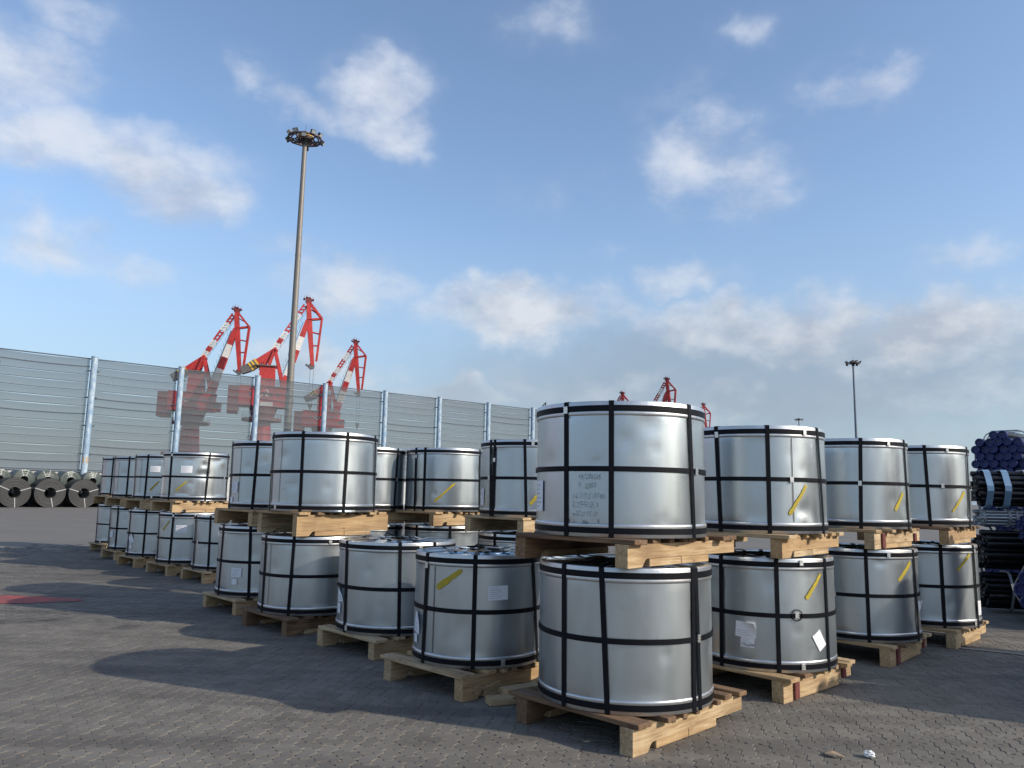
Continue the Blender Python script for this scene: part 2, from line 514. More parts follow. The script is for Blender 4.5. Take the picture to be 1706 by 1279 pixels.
# ------------------------------------------------------------------ mesh helpers
class MB:
    def __init__(s):
        s.v, s.f, s.smooth = [], [], []

    def add(s, vs, fs, smooth=False):
        o = len(s.v)
        s.v += [tuple(v) for v in vs]
        s.f += [tuple(i + o for i in f) for f in fs]
        s.smooth += [smooth] * len(fs)

    def box(s, c, d, rot=None, ch=0.0):
        x, y, z = d[0] / 2, d[1] / 2, d[2] / 2
        if ch <= 0:
            vs = [(-x, -y, -z), (x, -y, -z), (x, y, -z), (-x, y, -z), (-x, -y, z), (x, -y, z), (x, y, z), (-x, y, z)]
            fs = [(0, 3, 2, 1), (4, 5, 6, 7), (0, 1, 5, 4), (1, 2, 6, 5), (2, 3, 7, 6), (3, 0, 4, 7)]
        else:
            # chamfer on the twelve edges: 24 vertices
            vs, fs, idx = [], [], {}
            for sx in (-1, 1):
                for sy in (-1, 1):
                    for sz in (-1, 1):
                        for ax in range(3):
                            p = [sx * (x - ch), sy * (y - ch), sz * (z - ch)]
                            p[ax] = (sx * x, sy * y, sz * z)[ax]
                            idx[(sx, sy, sz, ax)] = len(vs)
                            vs.append(tuple(p))
            for ax in range(3):
                o1, o2 = (ax + 1) % 3, (ax + 2) % 3
                for sg in (-1, 1):
                    q = []
                    for a, b_ in ((-1, -1), (1, -1), (1, 1), (-1, 1)):
                        k = [0, 0, 0]
                        k[ax], k[o1], k[o2] = sg, a, b_
                        q.append(idx[(*k, ax)])
                    fs.append(tuple(q if sg > 0 else q[::-1]))
            for ax in range(3):   # edges parallel to ax
                o1, o2 = (ax + 1) % 3, (ax + 2) % 3
                for a in (-1, 1):
                    for b_ in (-1, 1):
                        k0, k1 = [0] * 3, [0] * 3
                        k0[ax], k1[ax] = -1, 1
                        k0[o1] = k1[o1] = a
                        k0[o2] = k1[o2] = b_
                        q = [idx[(*k0, o1)], idx[(*k1, o1)], idx[(*k1, o2)], idx[(*k0, o2)]]
                        fs.append(tuple(q if a * b_ < 0 else q[::-1]))
            for sx in (-1, 1):
                for sy in (-1, 1):
                    for sz in (-1, 1):
                        q = [idx[(sx, sy, sz, a)] for a in range(3)]
                        fs.append(tuple(q if sx * sy * sz > 0 else q[::-1]))
        m = rot or Matrix.Identity(3)
        c = Vector(c)
        s.add([c + m @ Vector(v) for v in vs], fs)
        return s

    def tube(s, p0, p1, r0, r1=None, seg=12, caps=True, smooth=True):
        r1 = r0 if r1 is None else r1
        p0, p1 = Vector(p0), Vector(p1)
        q = (p1 - p0).to_track_quat('Z', 'Y')
        vs = []
        for k in range(seg):
            a = 2 * math.pi * k / seg
            e = q @ Vector((math.cos(a), math.sin(a), 0))
            vs += [p0 + e * r0, p1 + e * r1]
        s.add(vs, [(2 * k, 2 * ((k + 1) % seg), 2 * ((k + 1) % seg) + 1, 2 * k + 1) for k in range(seg)], smooth)
        if caps:
            s.add(vs, [tuple(2 * k for k in range(seg))[::-1], tuple(2 * k + 1 for k in range(seg))])
        return s

    def beam(s, p0, p1, w0, w1, d, up=Vector((0, 1, 0))):
        """box girder p0-p1, width w in the plane square to `up`, depth d along `up`"""
        p0, p1 = Vector(p0), Vector(p1)
        ax = (p1 - p0).normalized()
        side = ax.cross(up).normalized()
        vs = []
        for p, w in ((p0, w0), (p1, w1)):
            for a, b_ in ((-1, -1), (1, -1), (1, 1), (-1, 1)):
                vs.append(p + side * (a * w / 2) + up * (b_ * d / 2))
        s.add(vs, [(3, 2, 1, 0), (4, 5, 6, 7), (0, 1, 5, 4), (1, 2, 6, 5), (2, 3, 7, 6), (3, 0, 4, 7)])
        return s

    def lathe(s, prof, seg=96, smooth=True, a0=0., a1=2 * math.pi, fn=None):
        full = abs(a1 - a0 - 2 * math.pi) < 1e-6
        n = seg if full else seg + 1
        vs = []
        for k in range(n):
            a = a0 + (a1 - a0) * k / seg
            for j, (r, z) in enumerate(prof):
                rr = r + (fn(a, z, j) if fn else 0)
                vs.append((rr * math.cos(a), rr * math.sin(a), z))
        m = len(prof)
        fs = []
        for k in range(seg):
            k2 = (k + 1) % n
            for j in range(m - 1):
                fs.append((k * m + j, k2 * m + j, k2 * m + j + 1, k * m + j + 1))
        s.add(vs, fs, smooth)
        return s

    def mesh(s, name):
        me = bpy.data.meshes.new(name)
        me.from_pydata(s.v, [], s.f)
        me.polygons.foreach_set('use_smooth', s.smooth)
        me.update()
        return me

    def build(s, name, mat, parent=None, loc=(0, 0, 0), rz=0.0):
        return link(name, s.mesh(name), mat, parent, loc, rz)


def link(name, me, mat=None, parent=None, loc=(0, 0, 0), rz=0.0):
    if mat and not me.materials:
        me.materials.append(MT[mat])
    o = bpy.data.objects.new(name, me)
    COL.objects.link(o)
    o.parent = parent
    o.location = loc
    o.rotation_euler = (0, 0, rz)
    return o


def thing(name, label, cat, loc=(0, 0, 0), rz=0.0, group=None):
    o = bpy.data.objects.new(name, None)
    COL.objects.link(o)
    o.location = loc
    o.rotation_euler = (0, 0, rz)
    o.empty_display_size = .2
    return tag(o, label, cat, group)


def tag(o, label, cat, group=None):
    o['label'] = label
    o['category'] = cat
    if group:
        o['group'] = group
    return o


def smooth_by_angle(o, deg=35):
    me = o.data
    bm = bmesh.new()
    bm.from_mesh(me)
    for e in bm.edges:
        if len(e.link_faces) == 2 and e.calc_face_angle(0) > R_(deg):
            e.smooth = False
    bm.to_mesh(me)
    bm.free()


# ------------------------------------------------------------------ ground and pavers
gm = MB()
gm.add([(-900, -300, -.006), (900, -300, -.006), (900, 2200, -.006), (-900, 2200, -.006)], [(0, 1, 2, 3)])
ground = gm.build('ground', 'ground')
ground['kind'] = 'structure'

PW = .100                # pavers are two cells of a 10 cm grid, laid in herringbone
HEAD = R_(10.9)          # one axis of the bond runs a little to the right of straight ahead
fwd = Vector((math.sin(HEAD), math.cos(HEAD), 0))
lat = Vector((math.cos(HEAD), -math.sin(HEAD), 0))
ZA = .115


def edge_pts(horizontal, sign):
    """interior points of a wavy cell edge of unit length"""
    if horizontal:
        return [(0, 0), (.40, ZA), (.60, -ZA)]
    return [(0, 0), (ZA, .40), (-ZA, .60)]


def paver_outline(kind, inset):
    """kind 0: two cells forward, kind 1: two cells sideways; counter-clockwise"""
    nx, ny = (1, 2) if kind == 0 else (2, 1)
    H_, V_ = edge_pts(True, 1), edge_pts(False, 1)
    pts = []
    for i in range(nx):
        pts += [(i + u, v) for u, v in H_]
    for j in range(ny):
        pts += [(nx + u, j + v) for u, v in V_]
    for i in range(nx, 0, -1):
        pts += [(i - 1 + u, ny + v) for u, v in [(1, 0)] + H_[:0:-1]]
    for j in range(ny, 0, -1):
        pts += [(u, j - 1 + v) for u, v in [(0, 1)] + V_[:0:-1]]
    g = (.0034 + inset) / PW
    out = []
    for x, y in pts:
        cx, cy = nx / 2, ny / 2
        out.append((((x - cx) * (1 - g / cx)) * PW, ((y - cy) * (1 - g / cy)) * PW))
    return out


OUT = {(ph, i): paver_outline(ph, ins) for ph in (0, 1) for i, ins in enumerate((.0, .0032))}


def paver_mesh(ph):
    o0, o1 = OUT[(ph, 0)], OUT[(ph, 1)]
    n = len(o0)
    vs = [(x, y, -.012) for x, y in o0] + [(x, y, -.003) for x, y in o0] + [(x, y, 0) for x, y in o1]
    fs = []
    for L_ in (0, n):
        for k in range(n):
            k2 = (k + 1) % n
            fs.append((L_ + k, L_ + k2, L_ + n + k2, L_ + n + k))
    fs.append(tuple(range(2 * n, 3 * n)))
    m = MB()
    m.add(vs, fs)
    return m.mesh('paver')


def build_pavers():
    rnd = random.Random(5)
    cells = []
    for i in range(-280, 280):
        for j in range(20, 270):
            d4 = (i - j) % 4
            if d4 == 0:
                kind, cx, cy = 0, i + .5, j + 1.0
            elif d4 == 1:
                kind, cx, cy = 1, i + 1.0, j + .5
            else:
                continue
            c = lat * (cx * PW) + fwd * (cy * PW)
            d = c.length
            if c.y < 3.1 or d > 25.5 or abs(c.x) > .78 * c.y + 1.0:
                continue
            if d > 22 and rnd.random() < (d - 22) / 3.5:
                continue
            cells.append((d, i, j, kind, c))
    cells.sort(key=lambda t: t[0])
    inview = [c for c in cells if c[4].y > 4.45 and abs(c[4].x) < .655 * c[4].y]
    near = set((c[1], c[2]) for c in inview[:300])
    meshes = {ph: paver_mesh(ph) for ph in (0, 1)}
    far = MB()
    for (d, i, j, ph, c) in cells:
        dz = rnd.uniform(-.0024, .0012)
        tilt = (rnd.uniform(-.012, .012), rnd.uniform(-.012, .012))
        if (i, j) in near:
            o = link('paver', meshes[ph], 'paver', ground, (c.x, c.y, dz))
            o.rotation_euler = (tilt[0], tilt[1], -HEAD)
            continue
        o0, o1 = OUT[(ph, 0)], OUT[(ph, 1)]
        n = len(o0)
        if d < 11:
            vs = []
            for (lst, z) in ((o0, -.008), (o0, -.003), (o1, 0)):
                for x, y in lst:
                    p = c + lat * x + fwd * y
                    vs.append((p.x, p.y, z + dz + y * tilt[0] + x * tilt[1]))
            fs = [(L_ + k, L_ + (k + 1) % n, L_ + n + (k + 1) % n, L_ + n + k) for L_ in (0, n) for k in range(n)]
            fs.append(tuple(range(2 * n, 3 * n)))
        else:
            vs = []
            for x, y in o0:
                p = c + lat * x + fwd * y
                vs.append((p.x, p.y, dz * .7 + y * tilt[0] + x * tilt[1]))
            fs = [tuple(range(n))]
        far.add(vs, fs)
    o = far.build('pavers', 'paver', ground)
    o['kind'] = 'stuff'


build_pavers()


def ground_sheet(name, pts, mat, z, label, cat):
    m = MB()
    m.add([(x, y, z) for x, y in pts], [tuple(range(len(pts)))])
    o = m.build(name, mat)
    tag(o, label, cat)
    return o


rr = random.Random(3)
pts = []
for k in range(40):
    a = 2 * math.pi * k / 40
    q = 1 + .10 * math.sin(3 * a + 1) + rr.uniform(-.05, .05)
    pts.append((-7.25 + 1.15 * q * math.cos(a), 11.15 + .42 * q * math.sin(a)))
ground_sheet('red_paint_patch', pts, 'red_paint', .006, 'worn red paint patch on the grey paving beside the long shadows', 'paint patch')
ground_sheet('pale_line', [(4.75, 9.10), (7.6, 7.33), (7.64, 7.40), (4.79, 9.17)], 'line_pale', .006,
             'thin pale line on the paving beyond the right row of coils', 'painted line')  # thin mottled pale strip laid just above the paving

# ------------------------------------------------------------------ coils
SEG = 112


def cyl(R, phi, z):
    """phi: 0 faces -y (local), positive to +x"""
    return Vector((R * math.sin(phi), -R * math.cos(phi), z))


def v_strap(R, h, p0, p1, w=.036):
    """strap running from under the coil up its side and over the top into the eye; p0 at top, p1 at bottom"""
    path = [(R + .0105, -.001, p1), (R + .0105, h * .25, p1 + (p0 - p1) * .25), (R + .0105, h * .5, (p0 + p1) / 2),
            (R + .0105, h * .75, p1 + (p0 - p1) * .75), (R + .0105, h - .002, p0), (R + .002, h + .0065, p0), (R - .04, h + .0085, p0), (.30, h + .012, p0),
            (.262, h + .010, p0), (.248, h - .02, p0), (.248, h - .2, p0)]
    m = MB()
    vs = []
    t = .003
    for k, (r, z, ph) in enumerate(path):
        tang = Vector((math.cos(ph), math.sin(ph), 0))
        rad = Vector((math.sin(ph), -math.cos(ph), 0))
        if k < 5:
            nrm = rad
        elif k < 8:
            nrm = Vector((0, 0, 1))
        elif k == 8:
            nrm = (Vector((0, 0, 1)) - rad).normalized()
        else:
            nrm = -rad
        c = cyl(r, ph, z)
        for sg, q in ((-1, 0), (1, 0), (1, 1), (-1, 1)):
            vs.append(c + tang * (sg * w / 2) - nrm * (t * (1 - q)))
    fs = []
    n = len(path)
    for k in range(n - 1):
        a, b_ = 4 * k, 4 * (k + 1)
        for j in range(4):
            j2 = (j + 1) % 4
            fs.append((a + j, a + j2, b_ + j2, b_ + j))
    fs.append((3, 2, 1, 0))
    fs.append(tuple(4 * (n - 1) + j for j in range(4)))
    m.add(vs, fs)
    return m


def patch(R, phi, z, w, h, ang=0., off=.0035, pts=None, nx=6, t=.0012, curl=0.0):
    """a sheet w x h wrapped on the cylinder, turned by ang (deg)"""
    m = MB()
    vs = []
    ca, sa = math.cos(R_(ang)), math.sin(R_(ang))
    ny = 4 if curl else 1
    for i in range(nx + 1):
        for j in range(ny + 1):
            u, v = (i / nx - .5) * w, (j / ny - .5) * h
            x, y = u * ca - v * sa, u * sa + v * ca
            r = R + off
            if curl:
                q = max(0.0, (i / nx) + (j / ny) - 1.0)
                r += curl * q * q
                x -= .35 * curl * q * q
            vs.append(cyl(r, phi + x / R, z + y))
    fs = []
    for i in range(nx):
        for j in range(ny):
            a = i * (ny + 1) + j
            b_ = a + ny + 1
            fs.append((a, b_, b_ + 1, a + 1))
    m.add(vs, fs, True)
    return m


def paint_stroke(R, p0, z0, p1, z1, w, seed):
    r = random.Random(seed)
    m = MB()
    n = 24
    vs = []
    dx, dz = (p1 - p0) * R, z1 - z0
    ln = math.hypot(dx, dz)
    nx_, nz_ = -dz / ln, dx / ln
    for k in range(n + 1):
        t = k / n
        ww = w / 2 * (1 + r.uniform(-.10, .10)) * (.55 if k in (0, n) else .85 if k in (1, n - 1) else 1) * (1.0 + .18 * math.sin(3 * t + seed))
        e0, e1 = r.uniform(-.0035, .0035), r.uniform(-.0035, .0035)
        for sg in (-1, 1):
            x = dx * t + nx_ * ww * sg + (e0 if sg < 0 else e1)
            z = dz * t + nz_ * ww * sg
            vs.append(cyl(R + .0052, p0 + x / R, z0 + z))
    m.add(vs, [(2 * k, 2 * k + 1, 2 * k + 3, 2 * k + 2) for k in range(n)], True)
    return m


def text_mesh(body, size, thin=0.0):
    c = bpy.data.curves.new('writing', 'FONT')
    c.body = body
    c.size = size
    c.resolution_u = 2
    c.offset = thin
    c.space_character = 1.12 if thin else 1.0
    o = bpy.data.objects.new('writing', c)
    COL.objects.link(o)
    dg = bpy.context.evaluated_depsgraph_get()
    me = bpy.data.meshes.new_from_object(o.evaluated_get(dg))
    bpy.data.objects.remove(o)
    bpy.data.curves.remove(c)
    me.name = 'writing'
    me.materials.clear()
    return me


def wrap_text(R, phi, z, body, size, mat, parent, slant=0., squeeze=1., off=.0055, name='writing', thin=0.0):
    me = text_mesh(body, size, thin)
    if not me.vertices:
        return
    bm = bmesh.new()
    bm.from_mesh(me)
    for v in bm.verts:
        x, y = v.co.x * squeeze, v.co.y
        y += slant * x + .0035 * math.sin(x * 61 + z * 40) + .0015 * math.sin(x * 190 + y * 90)
        x += .18 * y * math.sin(x * 9 + z * 50) + .0015 * math.sin(y * 200 + x * 50)
        v.co = cyl(R + off, phi + x / R, z + y)
    bm.to_mesh(me)
    bm.free()
    return link(name, me, mat, parent)


DY = {}   # per-coil extras are keyed by coil name

STR = {
 'C00u': [(-36, -35), (-5, -5), (50, 54)], 'C00': [(-41, -40), (-14, -10), (47, 47), (50, 53)],
 'R1u': [(-32, -29), (10, 10), (59, 65)], 'R1': [(-33, -34), (11, 11), (57, 58)],
 'R2u': [(13, 10), (67, 69)], 'R2': [(9, 9), (64, 67)], 'R3u': [(12, 14), (71, 67)], 'R3': [(20, 20), (64, 65)],
 'A1': [(-51, -53), (-3, -3), (54, 67)], 'A2': [(-57, -54), (2, 4), (37, 40)], 'A3': [(-63, -62), (-21, -23)],
 'A3u': [(-74, -72), (-24, -23), (23, 22), (67, 73)], 'A4': [(-62, -64), (-18, -15)], 'A4u': [(-78, -72), (-25, -27)],
 'A5': [(-69, -66), (-32, -30)], 'A6': [(-34, -35), (-76, -69)], 'A6u': [(-48, -47), (22, 19), (70, 74)],
 'A7': [(-26, -26), (-68, -68)], 'A7u': [(-35, -36), (-75, -69)], 'A8': [(-47, -46), (-80, -72)],
 'A8u': [(-29, -29), (-80, -72)], 'A9': [(-29, -29), (-80, -73)], 'A9u': [(-36, -36), (-80, -74)],
 'B3u': [(-50, -48), (-43, -44), (-5, -2)], 'B2u': [(-47, -46), (-30, -30), (59, 61)], 'B1u': [(51, 47), (6, 7)],
 'B1': [(0, 0), (55, 55)], 'B2': [(-42, -42), (8, 8), (60, 60)], 'B3': [(-40, -40), (0, 0), (30, 30)],
}
# x, y, radius, bottom z, height
CO = {
 'C00': (0.862, 5.853, 0.623, 0.2, 0.93), 'R1': (2.309, 7.178, 0.605, 0.2, 0.914), 'R2': (3.806, 8.616, 0.605, 0.2, 0.916),
 'R3': (5.054, 9.636, 0.605, 0.2, 0.923), 'A1': (-0.263, 7.036, 0.557, 0.2, 0.897), 'A2': (-1.193, 8.453, 0.612, 0.2, 0.898),
 'A3': (-2.379, 9.578, 0.605, 0.2, 0.873), 'A4': (-3.405, 10.953, 0.605, 0.2, 0.912), 'A5': (-5.073, 14.219, 0.605, 0.2, 0.932),
 'A6': (-6.17, 15.246, 0.605, 0.2, 0.938), 'A7': (-7.413, 16.606, 0.605, 0.2, 0.942), 'A8': (-8.587, 18.154, 0.605, 0.2, 0.956),
 'A9': (-9.897, 20.077, 0.605, 0.2, 0.959),
 'B1': (-2.17, 11.99, .61, .2, .92), 'B2': (-1.004, 11.953 + .02, .597, .2, .925), 'B3': (0.236, 9.902, .61, .2, .925),
 'C00u': (0.827, 5.858, 0.627, 1.329, 0.922), 'R1u': (2.277, 7.189, 0.605, 1.321, 0.911), 'R2u': (3.765, 8.634, 0.605, 1.327, 0.931),
 'R3u': (5.03, 9.648, 0.605, 1.335, 0.938), 'A3u': (-2.302, 9.597, 0.635, 1.36, 0.923), 'A4u': (-3.317, 10.981, 0.605, 1.341, 0.912),
 'A6u': (-6.179, 15.243, 0.601, 1.366, 0.909), 'A7u': (-7.385, 16.619, 0.605, 1.363, 0.913), 'A8u': (-8.597, 18.15, 0.605, 1.37, 0.92),
 'A9u': (-9.89, 20.08, 0.605, 1.382, 0.953), 'B3u': (0.236, 9.902, 0.61, 1.34, 0.925), 'B2u': (-1.004, 11.953, 0.597, 1.34, 0.925),
 'B1u': (-2.17, 11.99, 0.60, 1.335, 0.925),
}
CO['B2'] = (-.99, 11.965, .597, .2, .925)
CO['B1'] = (-2.24, 12.0, .60, .2, .92)
CO['B1u'] = (-2.24, 12.0, .60, 1.335, .925)
TAPE = {'A1': (-38, .62, -14, .78), 'A6': (-56, .61, -41, .79), 'A6u': (-33, .18, -14, .37), 'A7u': (-26, .18, -10, .37),
        'R1': (35, .59, 51, .79), 'R1u': (26, .16, 43, .41), 'R2u': (46, .19, 60, .38), 'R2': (40, .61, 58, .80),
        'R3u': (39, .17, 59, .41), 'R3': (37, .64, 57, .83), 'B2u': (-14, .14, 14, .41), 'B3u': (2, .15, 11, .27)}
# phi, z, w, h, angle, curl
LAB = {'A1': [(17, .60, .17, .115, 2, 0), (-65, .31, .12, .17, -12, .03), (-68, .18, .07, .07, 0, 0)],
       'A2': [(-66, .36, .13, .15, 8, .05), (-68, .22, .08, .10, 0, 0)],
       'A4': [(-33, .32, .15, .12, 0, 0), (-35, .20, .08, .07, 0, 0)], 'A4u': [(-59, .29, .14, .14, 0, 0), (-66, .12, .08, .08, 0, 0)],
       'A5': [(-10, .64, .14, .12, 0, 0)], 'A6': [(-18, .65, .20, .13, 0, 0)], 'A6u': [(-16, .59, .21, .13, 0, 0)],
       'A7': [(-57, .35, .15, .17, 25, .02), (-57, .20, .08, .08, 0, 0)], 'A7u': [(-19, .62, .20, .12, 0, 0)],
       'A8': [(-63, .35, .14, .13, 0, 0)], 'R1': [(-13, .325, .17, .125, -4, .05), (-12, .222, .11, .075, -3, 0), (47, .25, .10, .15, 32, 0)],
       'R2': [(75, .35, .10, .10, 8, .05)], 'R3': [(72, .21, .12, .16, 0, 0)], 'C00u': [(-66, .27, .13, .22, 0, 0)], 'B3u': [(-69, .23, .12, .2, 0, 0)]}
CLIP = {'R1': [(30, .05), (31, .885), (26, .46)], 'C00u': [(-36, .87)], 'A1': [(-51, .80)], 'B3u': [(-43, .68)], 'R3': [(66, .86)],
        'B2u': [(-46, .80)], 'R1u': [(-31, .84)]}
SEAMS = {'A1': -41, 'C00u': -33, 'A3u': -52, 'R1u': 30, 'A4u': -50, 'A3': -52, 'A8u': -55, 'R2u': -30, 'C00': -70, 'A7u': -50}
LBL = {
 'C00u': 'large silver coil with lines of handwriting, highest in the stack nearest the camera',
 'C00': 'large silver coil on the ground pallet, directly under the handwritten coil',
 'R1u': 'upper silver coil with long yellow stroke just right of the handwritten coil',
 'R1': 'lower silver coil with a curling white paper label, a buckle and a diamond shaped paper',
 'R2u': 'upper silver coil in the third right stack, thin yellow stroke by its strap',
 'R2': 'lower silver coil in the third right stack, dent beside thick yellow stroke',
 'R3u': 'upper silver coil at the far right end, next to the blue capped pipes',
 'R3': 'lower silver coil at the far right end, in front of the dark pipes',
 'A1': 'nearest open topped silver coil with yellow stroke and white label, left of the nearest stack',
 'A2': 'second open topped silver coil of the left row, peeling paper on its left edge',
 'A3u': 'wide bright upper silver coil on an orange wooden pallet in the left row',
 'A3': 'lower silver coil under the wide bright coil of the left row, two plain halves',
 'A4u': 'upper silver coil directly left of the wide bright coil, with pale papers',
 'A4': 'lower silver coil with square paper above a small paper, in the left row',
 'A5': 'single silver coil without a coil on top, standing in the gap of the left row',
 'A6u': 'crumpled upper silver coil with white label and yellow stroke in the far left group',
 'A6': 'lower silver coil with white label near its top, under the crumpled coil',
 'A7u': 'upper silver coil with white label, directly left of the crumpled coil',
 'A7': 'lower silver coil with a tilted peeling label in the far left group',
 'A8u': 'plain upper silver coil, second from the far left end of the left row',
 'A8': 'lower silver coil with one small square paper, second from the far left end',
 'A9u': 'upper silver coil at the far left end of the left row',
 'A9': 'lower silver coil at the far left end of the left row',
 'B1u': 'upper silver coil showing just right of the wide bright coil, behind the left row',
 'B1': 'mostly hidden lower coil, its rim just showing right of the orange pallet',
 'B2u': 'upper silver coil with diagonal yellow stroke standing behind the two open topped coils',
 'B2': 'mostly hidden lower coil whose rim shows behind the open topped coils',
 'B3u': 'upper silver coil with doubled strap directly behind and left of the handwritten coil',
 'B3': 'mostly hidden lower coil whose rim shows behind the nearest open topped coil',
}


def make_coil(key):
    x, y, R, z0, h = CO[key]
    d = math.hypot(x, y)
    rz = math.atan2(-x, y)      # local -y faces back to the photographer's spot
    seed = sum(ord(c) * (i + 3) for i, c in enumerate(key))
    rn = random.Random(seed)
    t = thing('steel_coil', LBL[key], 'steel coil', (x, y, z0), rz, 'strapped steel coils on pallets')
    hidden = key in ('B1', 'B2', 'B3')
    # wrapping sheet, gently out of round
    ph = [rn.uniform(0, 6.28) for _ in range(8)]
    big = 1.9 if key == 'A6u' else 1.0
    dents = [(rn.uniform(-1.2, 1.2), rn.uniform(.12, h - .15), rn.uniform(.03, .08), rn.uniform(.002, .006) * big) for _ in range(5 if key == 'A6u' else 4)]
    dents += {'R2': [(R_(22), .82, .05, .012)], 'C00': [(R_(12), .84, .035, .006)], 'R1u': [(R_(41), .2, .07, .012), (R_(38), .12, .05, -.006)],
              'A6u': [(R_(-22), .1, .10, .015), (R_(38), .8, .09, .012), (R_(52), .74, .08, -.01), (R_(-12), .82, .12, .010)],
              'C00u': [(R_(22), .60, .04, .004), (R_(27), .10, .05, .006)], 'A1': [(R_(12), .8, .03, .005)], 'R1': [(R_(8), .87, .04, .012)]}.get(key, [])

    def fn(a, z, j):
        v = .0014 * math.sin(2 * a + ph[0]) + .0019 * math.sin(5 * a + ph[1] + z * .5) + .0010 * math.sin(11 * a + ph[2] - z * .7)
        v += .0006 * math.sin(19 * a + ph[3] + z * .5)
        v += .0010 * math.sin(3.3 * z + ph[4] + 2 * a)
        pa = a + math.pi / 2     # phi
        for dp, dz, dr, dd in dents:
            dq = ((pa - dp + math.pi) % (2 * math.pi) - math.pi) * R
            q = (dq * dq + (z - dz) ** 2) / (dr * dr)
            if q < 6:
                v -= dd * math.exp(-q)
        return v * (1.0 if .10 < z < h - .11 else .15)
    zs = [.088 + (h - .176) * k / 22 for k in range(23)]
    m = MB().lathe([(R, z) for z in zs], 144, True, fn=fn)
    m.build('wrapping_sheet', 'sheet_crumpled' if key == 'A6u' else 'sheet', t)
    # edge rings
    for zz, nm in ((0, 'bottom_ring'), (1, 'top_ring')):
        if zz == 0:
            prof = [(R - .05, .0), (R + .001, .0), (R + .0048, .006), (R + .0042, .062), (R + .0065, .072), (R + .0065, .082), (R + .0030, .091), (R - .002, .094)]
        else:
            prof = [(R - .002, h - .098), (R + .0030, h - .095), (R + .0065, h - .086), (R + .0065, h - .076), (R + .0042, h - .066), (R + .0048, h - .008),
                    (R + .001, h + .0025), (R - .035, h + .003), (R - .045, h - .002)]
        r = MB().lathe(prof, SEG, True).build(nm, 'ring', t)
        smooth_by_angle(r, 50)
    # top cover, bore and core edge
    def fc(a, z, j):
        return 0
    m = MB()
    prof = [(R - .043, h - .001), (R - .1, h - .003), (R - .2, h - .005), (R - .28, h - .004), (.285, h + .001), (.262, h + .006), (.252, h + .002)]
    cv = MB()
    n = len(prof)
    vs, fs = [], []
    for k in range(SEG):
        a = 2 * math.pi * k / SEG
        for j, (r, z) in enumerate(prof):
            wv = .004 * math.sin(9 * a + ph[5]) * (1 if 1 <= j <= 4 else 0) + .003 * math.sin(4 * a + ph[6] + j)
            vs.append((r * math.cos(a), r * math.sin(a), z + (wv if 0 < j < n - 2 else 0)))
    for k in range(SEG):
        k2 = (k + 1) % SEG
        for j in range(n - 1):
            fs.append((k * n + j, k2 * n + j, k2 * n + j + 1, k * n + j + 1))
    cv.add(vs, fs, True)
    cv.build('top_cover', 'cover', t)
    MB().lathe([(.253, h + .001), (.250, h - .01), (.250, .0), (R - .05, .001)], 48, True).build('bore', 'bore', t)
    # horizontal straps
    for zc, w in ((.045, .040), (h * .498, .036), (h - .047, .042)):
        z0_, z1_ = zc - w / 2, zc + w / 2
        tl = R_(rn.uniform(-.3, .3))
        m = MB().lathe([(R + .003, z0_), (R + .0078, z0_), (R + .0078, z1_), (R + .003, z1_)], SEG, True)
        o = m.build('hoop_strap', 'strap', t)
        o.rotation_euler = (R_(rn.uniform(-.28, .28)) if .1 < zc < h - .1 else 0, R_(rn.uniform(-.28, .28)) if .1 < zc < h - .1 else 0, 0)
        smooth_by_angle(o, 40)
    # vertical straps: seen ones where the photograph has them, the rest spread round the back
    vis = STR.get(key, [])
    for a, b_ in vis:
        v_strap(R, h, R_(a), R_(b_)).build('vertical_strap', 'strap', t)
    for a in (110, 145, 180, 215, 250):
        a += rn.uniform(-6, 6)
        v_strap(R, h, R_(a), R_(a)).build('vertical_strap', 'strap', t)
    if key in SEAMS:
        q = patch(R, R_(SEAMS[key]), h * .5, .007, h - .2, 0, .003, nx=1)
        q.build('sheet_seam', 'bore', t)
    if key in TAPE:
        p0, zz0, p1, zz1 = TAPE[key]
        paint_stroke(R, R_(p0), zz0, R_(p1), zz1, .034 if key != 'A1' else .045, seed).build('yellow_stroke', 'tape', t)
    for (p, z, w, hh, ang, curl) in LAB.get(key, []):
        lb = patch(R, R_(p), z, w, hh, ang, .0075, curl=curl).build('paper_label', 'paper', t)
        lb['label'] = 'white paper label'
        if w > .1:
            pr = MB()
            rows = 6
            for k in range(rows):
                wl = w * rn.uniform(.35, .8)
                yy = z + (k / (rows - 1) - .5) * hh * .7
                xx = (-w * .42 + wl / 2)
                ca, sa = math.cos(R_(ang)), math.sin(R_(ang))
                v0 = yy - z
                s_ = patch(R, R_(p) + (xx * ca - v0 * sa) / R, z + xx * sa + v0 * ca, wl, hh * .025, ang, .0092, nx=3)
                if not curl or k < 3:
                    pr.add(s_.v, s_.f)
            if pr.v:
                pr.build('print', 'ink_grey', lb)
    seals = list(CLIP.get(key, []))
    for zc in (.045, h * .498, h - .047):
        if rn.random() < .55 and key != 'R1':
            seals.append((rn.uniform(-60, 60), zc))
    for (p, z) in seals:
        m = MB()
        c = cyl(R + .013, R_(p), z)
        rot = Matrix.Rotation(R_(p), 3, 'Z')
        m.box(c, (.034, .006, .052), rot, .0015)
        for zz in (-.018, 0, .018):
            m.box(cyl(R + .0165, R_(p), z + zz), (.036, .004, .006), rot)
        m.build('strap_clip', 'clip', t)
